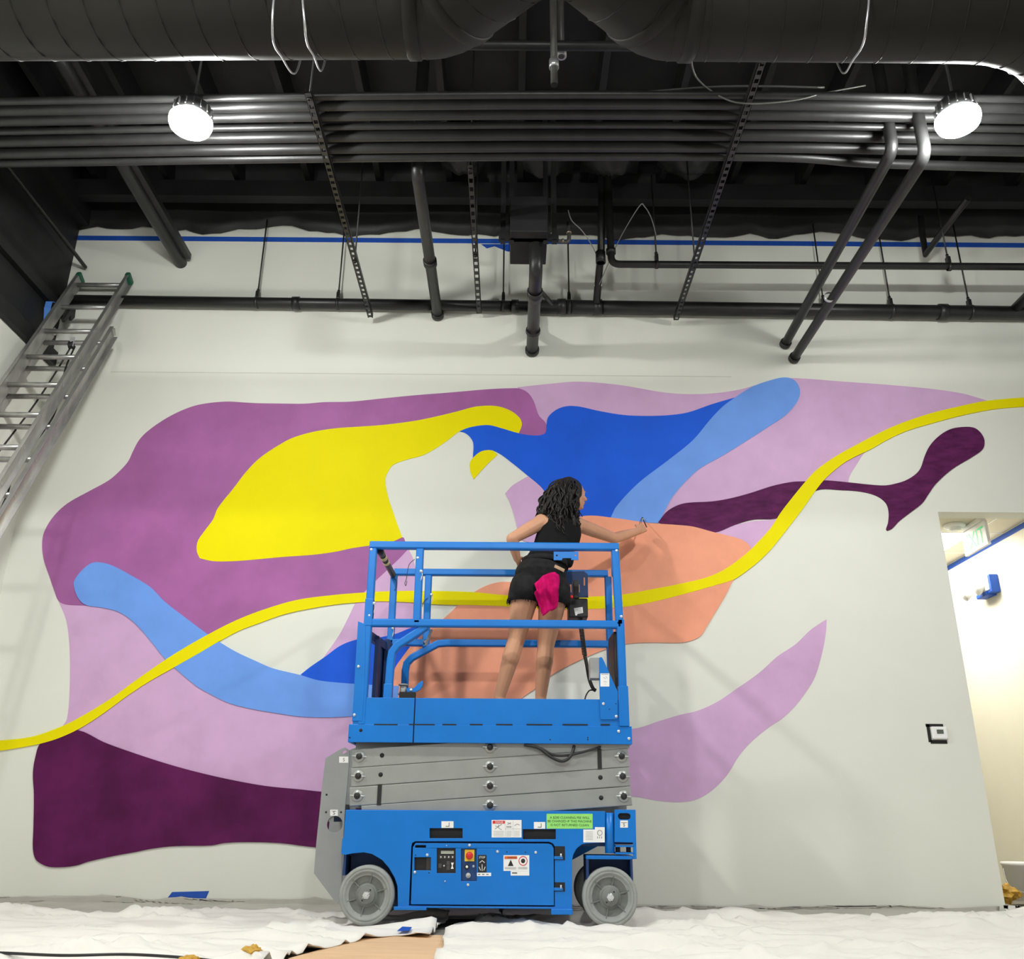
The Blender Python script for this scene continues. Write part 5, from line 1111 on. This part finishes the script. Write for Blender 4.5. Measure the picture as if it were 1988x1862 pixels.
# ------------------------------------------------------------------ drop cloths, cardboard and scraps on the floor
wheels_xy = [(at(711,1737,Y=YN).x, YN+.055), (at(1185,1745,Y=YN).x, YN+.055), (at(711,1737,Y=YN).x, YF-.055), (at(1185,1745,Y=YN).x, YF-.055)]
feet_xy = [(XA2, (T0+LD*foot_s).y+.08), (XB2, (T0+LD*foot_s).y+.08)]
def cloth(name, edge, label, seed, amp=.05, base=.004, nx=150, ny=120, nf=0, wallrise=0., m=m_cloth, dip=0):
    """rumpled canvas inside the outline `edge` (x, y), with long soft folds"""
    xs = [p[0] for p in edge]; ys = [p[1] for p in edge]; x0,x1,y0,y1 = min(xs),max(xs),min(ys),max(ys)
    def inside(x, y):
        c = False; n = len(edge); j = n-1
        for i in range(n):
            (xi,yi),(xj,yj) = edge[i],edge[j]
            if (yi>y) != (yj>y) and x < (xj-xi)*(y-yi)/(yj-yi)+xi: c = not c
            j = i
        return c
    def dist(x, y):
        d = 9; n = len(edge)
        for i in range(n):
            a = Vector(edge[i]); b = Vector(edge[(i+1)%n]); p = Vector((x,y)); ab = b-a
            t = max(0,min(1,(p-a).dot(ab)/max(1e-9,ab.length_squared))); d = min(d,(p-a-ab*t).length)
        return d
    fr_ = random.Random(int(seed*100)); folds = []
    for k in range(nf):
        cx_, cy_ = fr_.uniform(x0,x1), fr_.uniform(max(y0,3.9),y1); ln = fr_.uniform(.25,.75); an = fr_.gauss(0,.28)
        folds.append((cx_-ln*cos(an), cy_-ln*sin(an), cx_+ln*cos(an), cy_+ln*sin(an), fr_.uniform(.018,.048), fr_.uniform(.022,.05)))
    def h(x, y):
        w = Vector((x*.9+seed, y*2.2, seed)); wx = .35*noise.noise(w*1.3)
        f1 = 1-abs(noise.noise(Vector((x*.8+wx+seed, y*3.4+wx*2, 1.3))))
        f2 = 1-abs(noise.noise(Vector((x*1.5+seed*2, y*5.5+wx*4, 4.1))))
        f3 = noise.noise(Vector((x*7+seed, y*13, 2.2)))
        z = amp*(.60*f1**8 + .40*f2**9) + amp*.035*f3
        for k in (0,): pass
        for (ax_,ay_,bx_,by_,hh,ww) in folds:
            dx_, dy_ = bx_-ax_, by_-ay_; L2 = dx_*dx_+dy_*dy_; t_ = ((x-ax_)*dx_+(y-ay_)*dy_)/L2
            if 0 < t_ < 1:
                d_ = ((x-ax_)*dy_-(y-ay_)*dx_)/sqrt(L2) + .05*sin(t_*5+ax_*9); w_ = ww if d_ > 0 else ww*.45
                z += hh*math.exp(-(d_/w_)**2)*sin(pi*t_)**.7
        g = 1
        for (ux,uy) in wheels_xy: g = min(g, max(0, min(1, (sqrt(((x-ux)/1.5)**2+(y-uy)**2)-.07)/.14)))
        for (ux,uy) in feet_xy: g = min(g, max(0, min(1, (sqrt((x-ux)**2+(y-uy)**2)-.07)/.10)))
        z = base + max(0,z)*g
        if wallrise > 0 and y > YW-.22: z += wallrise*((y-(YW-.22))/.22)**1.5*(.6+.8*abs(noise.noise(Vector((x*.9+seed,0,0)))))
        return z
    bd_ = []
    for i in range(len(edge)):
        a_, b_ = Vector(edge[i]), Vector(edge[(i+1)%len(edge)]); k_ = max(1, int((b_-a_).length/.035))
        for q in range(k_):
            p_ = a_.lerp(b_, q/k_); bd_.append(p_ + Vector((noise.noise(Vector((p_.x*4,p_.y*4,seed))), noise.noise(Vector((p_.x*4,p_.y*4,seed+7)))))*.022)
    pts_ = list(bd_); nb = len(bd_)
    for i in range(1, nx):
        for j in range(1, ny):
            x = x0+(x1-x0)*(i+(j%2)*.5)/nx; y = y0+(y1-y0)*j/ny
            if inside(x,y) and dist(x,y) > .022: pts_.append(Vector((x,y)))
    r_ = delaunay_2d_cdt(pts_, [(i,(i+1)%nb) for i in range(nb)], [], 1, 1e-6)
    vs = [(p.x, min(p.y, YW-.012), h(p.x,p.y)) for p in r_[0]]; fs = [list(f) for f in r_[2]]
    o = MB().add(vs, fs, True).build(name, m); s = o.modifiers.new('t','SOLIDIFY'); s.thickness = .004; s.offset = 1
    return tag(o, label, 'drop cloth', 'canvas drop cloths')
def fl(px, py, z=0.): p = at(px, py, Z=z); return (p.x, p.y)
B_ = -.016
cloth('drop_cloth', [(-3.75,3.5),(-1.25,3.5),fl(540,1870),fl(560,1853),fl(641,1837),fl(713,1820),fl(770,1814),fl(832,1818),fl(848,1802),(-.36,6.05),(-2.2,6.08),(-3.75,6.02)], 'bright rumpled canvas drop cloth in front of the wall on the left', 1.7, .055, B_+.002, nf=34)
cloth('drop_cloth', [fl(866,1815),(-.30,4.15),(-.18,3.5),(3.9,3.5),(4.1,6.12),(1.2,6.05),(.0,5.85),(-.30,5.6)], 'bright rumpled canvas drop cloth in front of the lift and to its right', 5.2, .055, B_+.004, nf=42)
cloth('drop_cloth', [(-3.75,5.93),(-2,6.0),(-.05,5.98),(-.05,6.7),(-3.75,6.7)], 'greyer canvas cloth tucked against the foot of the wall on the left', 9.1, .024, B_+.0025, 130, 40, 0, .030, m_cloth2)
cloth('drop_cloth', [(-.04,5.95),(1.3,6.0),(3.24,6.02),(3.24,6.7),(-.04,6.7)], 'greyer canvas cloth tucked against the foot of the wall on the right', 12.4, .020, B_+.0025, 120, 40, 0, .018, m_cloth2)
cloth('drop_cloth', [(3.27,6.3),(4.16,6.2),(4.16,8.3),(3.27,8.3)], 'white cloth on the hallway floor beyond the opening', 15.4, .03, B_+.001, 40, 50, 5)
# cardboard sheets
P = [Vector((*fl(x,y), B_+.001)) for x,y in ((560,1856),(641,1834),(713,1816),(770,1809),(862,1812),(900,1870),(900,1900),(560,1900))]
cb_ = MB().prism([P],(0,0,.006)).build('cardboard_sheet', m_card); tag(cb_, 'flat tan cardboard sheet between the two bright drop cloths', 'cardboard')
P = [Vector((*fl(x,y), B_+.008)) for x,y in ((745,1852),(800,1855),(858,1848),(858,1900),(740,1900))]
tag(MB().prism([P],(0,0,.006)).build('cardboard_sheet', m_card), 'smaller torn cardboard piece lying on the cardboard sheet', 'cardboard')
p0 = fl(785,1811); q = Vector((p0[0], p0[1], .010))
tag(MB().prism([[q+Vector(v) for v in ((-.035,-.03,0),(.03,-.035,.004),(.035,.03,.012),(-.015,.035,.014))]],(0,0,.0015)).build('tape_scrap', m_tape), 'scrap of blue tape on the cloth edge in front of the lift', 'tape')
def crumple(name, c, r, label, m=m_kraft, seed=0, sq=.6, cat='paper'):
    m_ = MB().ell((0,0,0), 1, None, 18, 12)
    m_.v = [Vector((v.x*r, v.y*r, v.z*r*sq))*(1+.45*noise.noise(v*2.1+Vector((seed,0,0)))+.18*noise.noise(v*5+Vector((seed,3,0)))) + Vector(c) for v in m_.v]
    zmin = min(v.z for v in m_.v); m_.v = [v + Vector((0,0,c[2]-zmin)) for v in m_.v]; m_.sm = [False]*len(m_.sm)
    return tag(m_.build(name, m), label, cat)
p = fl(487,1872); crumple('crumpled_paper', (p[0],p[1],.012), .045, 'crumpled golden paper at the bottom edge left of the cardboard', seed=1)
p = fl(365,1880); crumple('crumpled_paper', (p[0],p[1],.012), .04, 'smaller crumpled golden paper at the bottom edge, farther left', seed=4, sq=.4)
p = fl(1958,1760); crumple('crumpled_paper', (p[0],p[1],.012), .085, 'golden crumpled paper on the hallway cloth', seed=8, sq=.7)
# white bucket just inside the hallway
p = fl(1992,1752); x,y = p
t = thing('bucket', (x,y,0), 'white plastic bucket standing inside the hallway at the right edge', 'bucket')
MB().lathe((x,y,.012),(0,0,1),[(0,.001),(0,.10),(.24,.12),(.24,.127),(.262,.127),(.262,.116),(.02,.096),(.02,.001)],32).build('pail', m_white, t)
MB().tube(curve3([(x-.125,y,.23),(x-.13,y-.05,.12),(x-.05,y-.135,.07),(x+.06,y-.135,.07),(x+.13,y-.05,.12),(x+.125,y,.23)],6),.003,6).build('wire_handle', m_cable, t)
# dark strand standing in for the shadowed gap between cloths, lower left
cable('cloth_gap_shade', [at(-120,1846,Z=.03),at(0,1850,Z=.03),at(120,1855,Z=.03),at(240,1853,Z=.03),at(340,1858,Z=.03),at(420,1866,Z=.03)], .006, 'dark strand in place of the shaded gap between cloths along the bottom left edge', m_rubber, 'shade line')
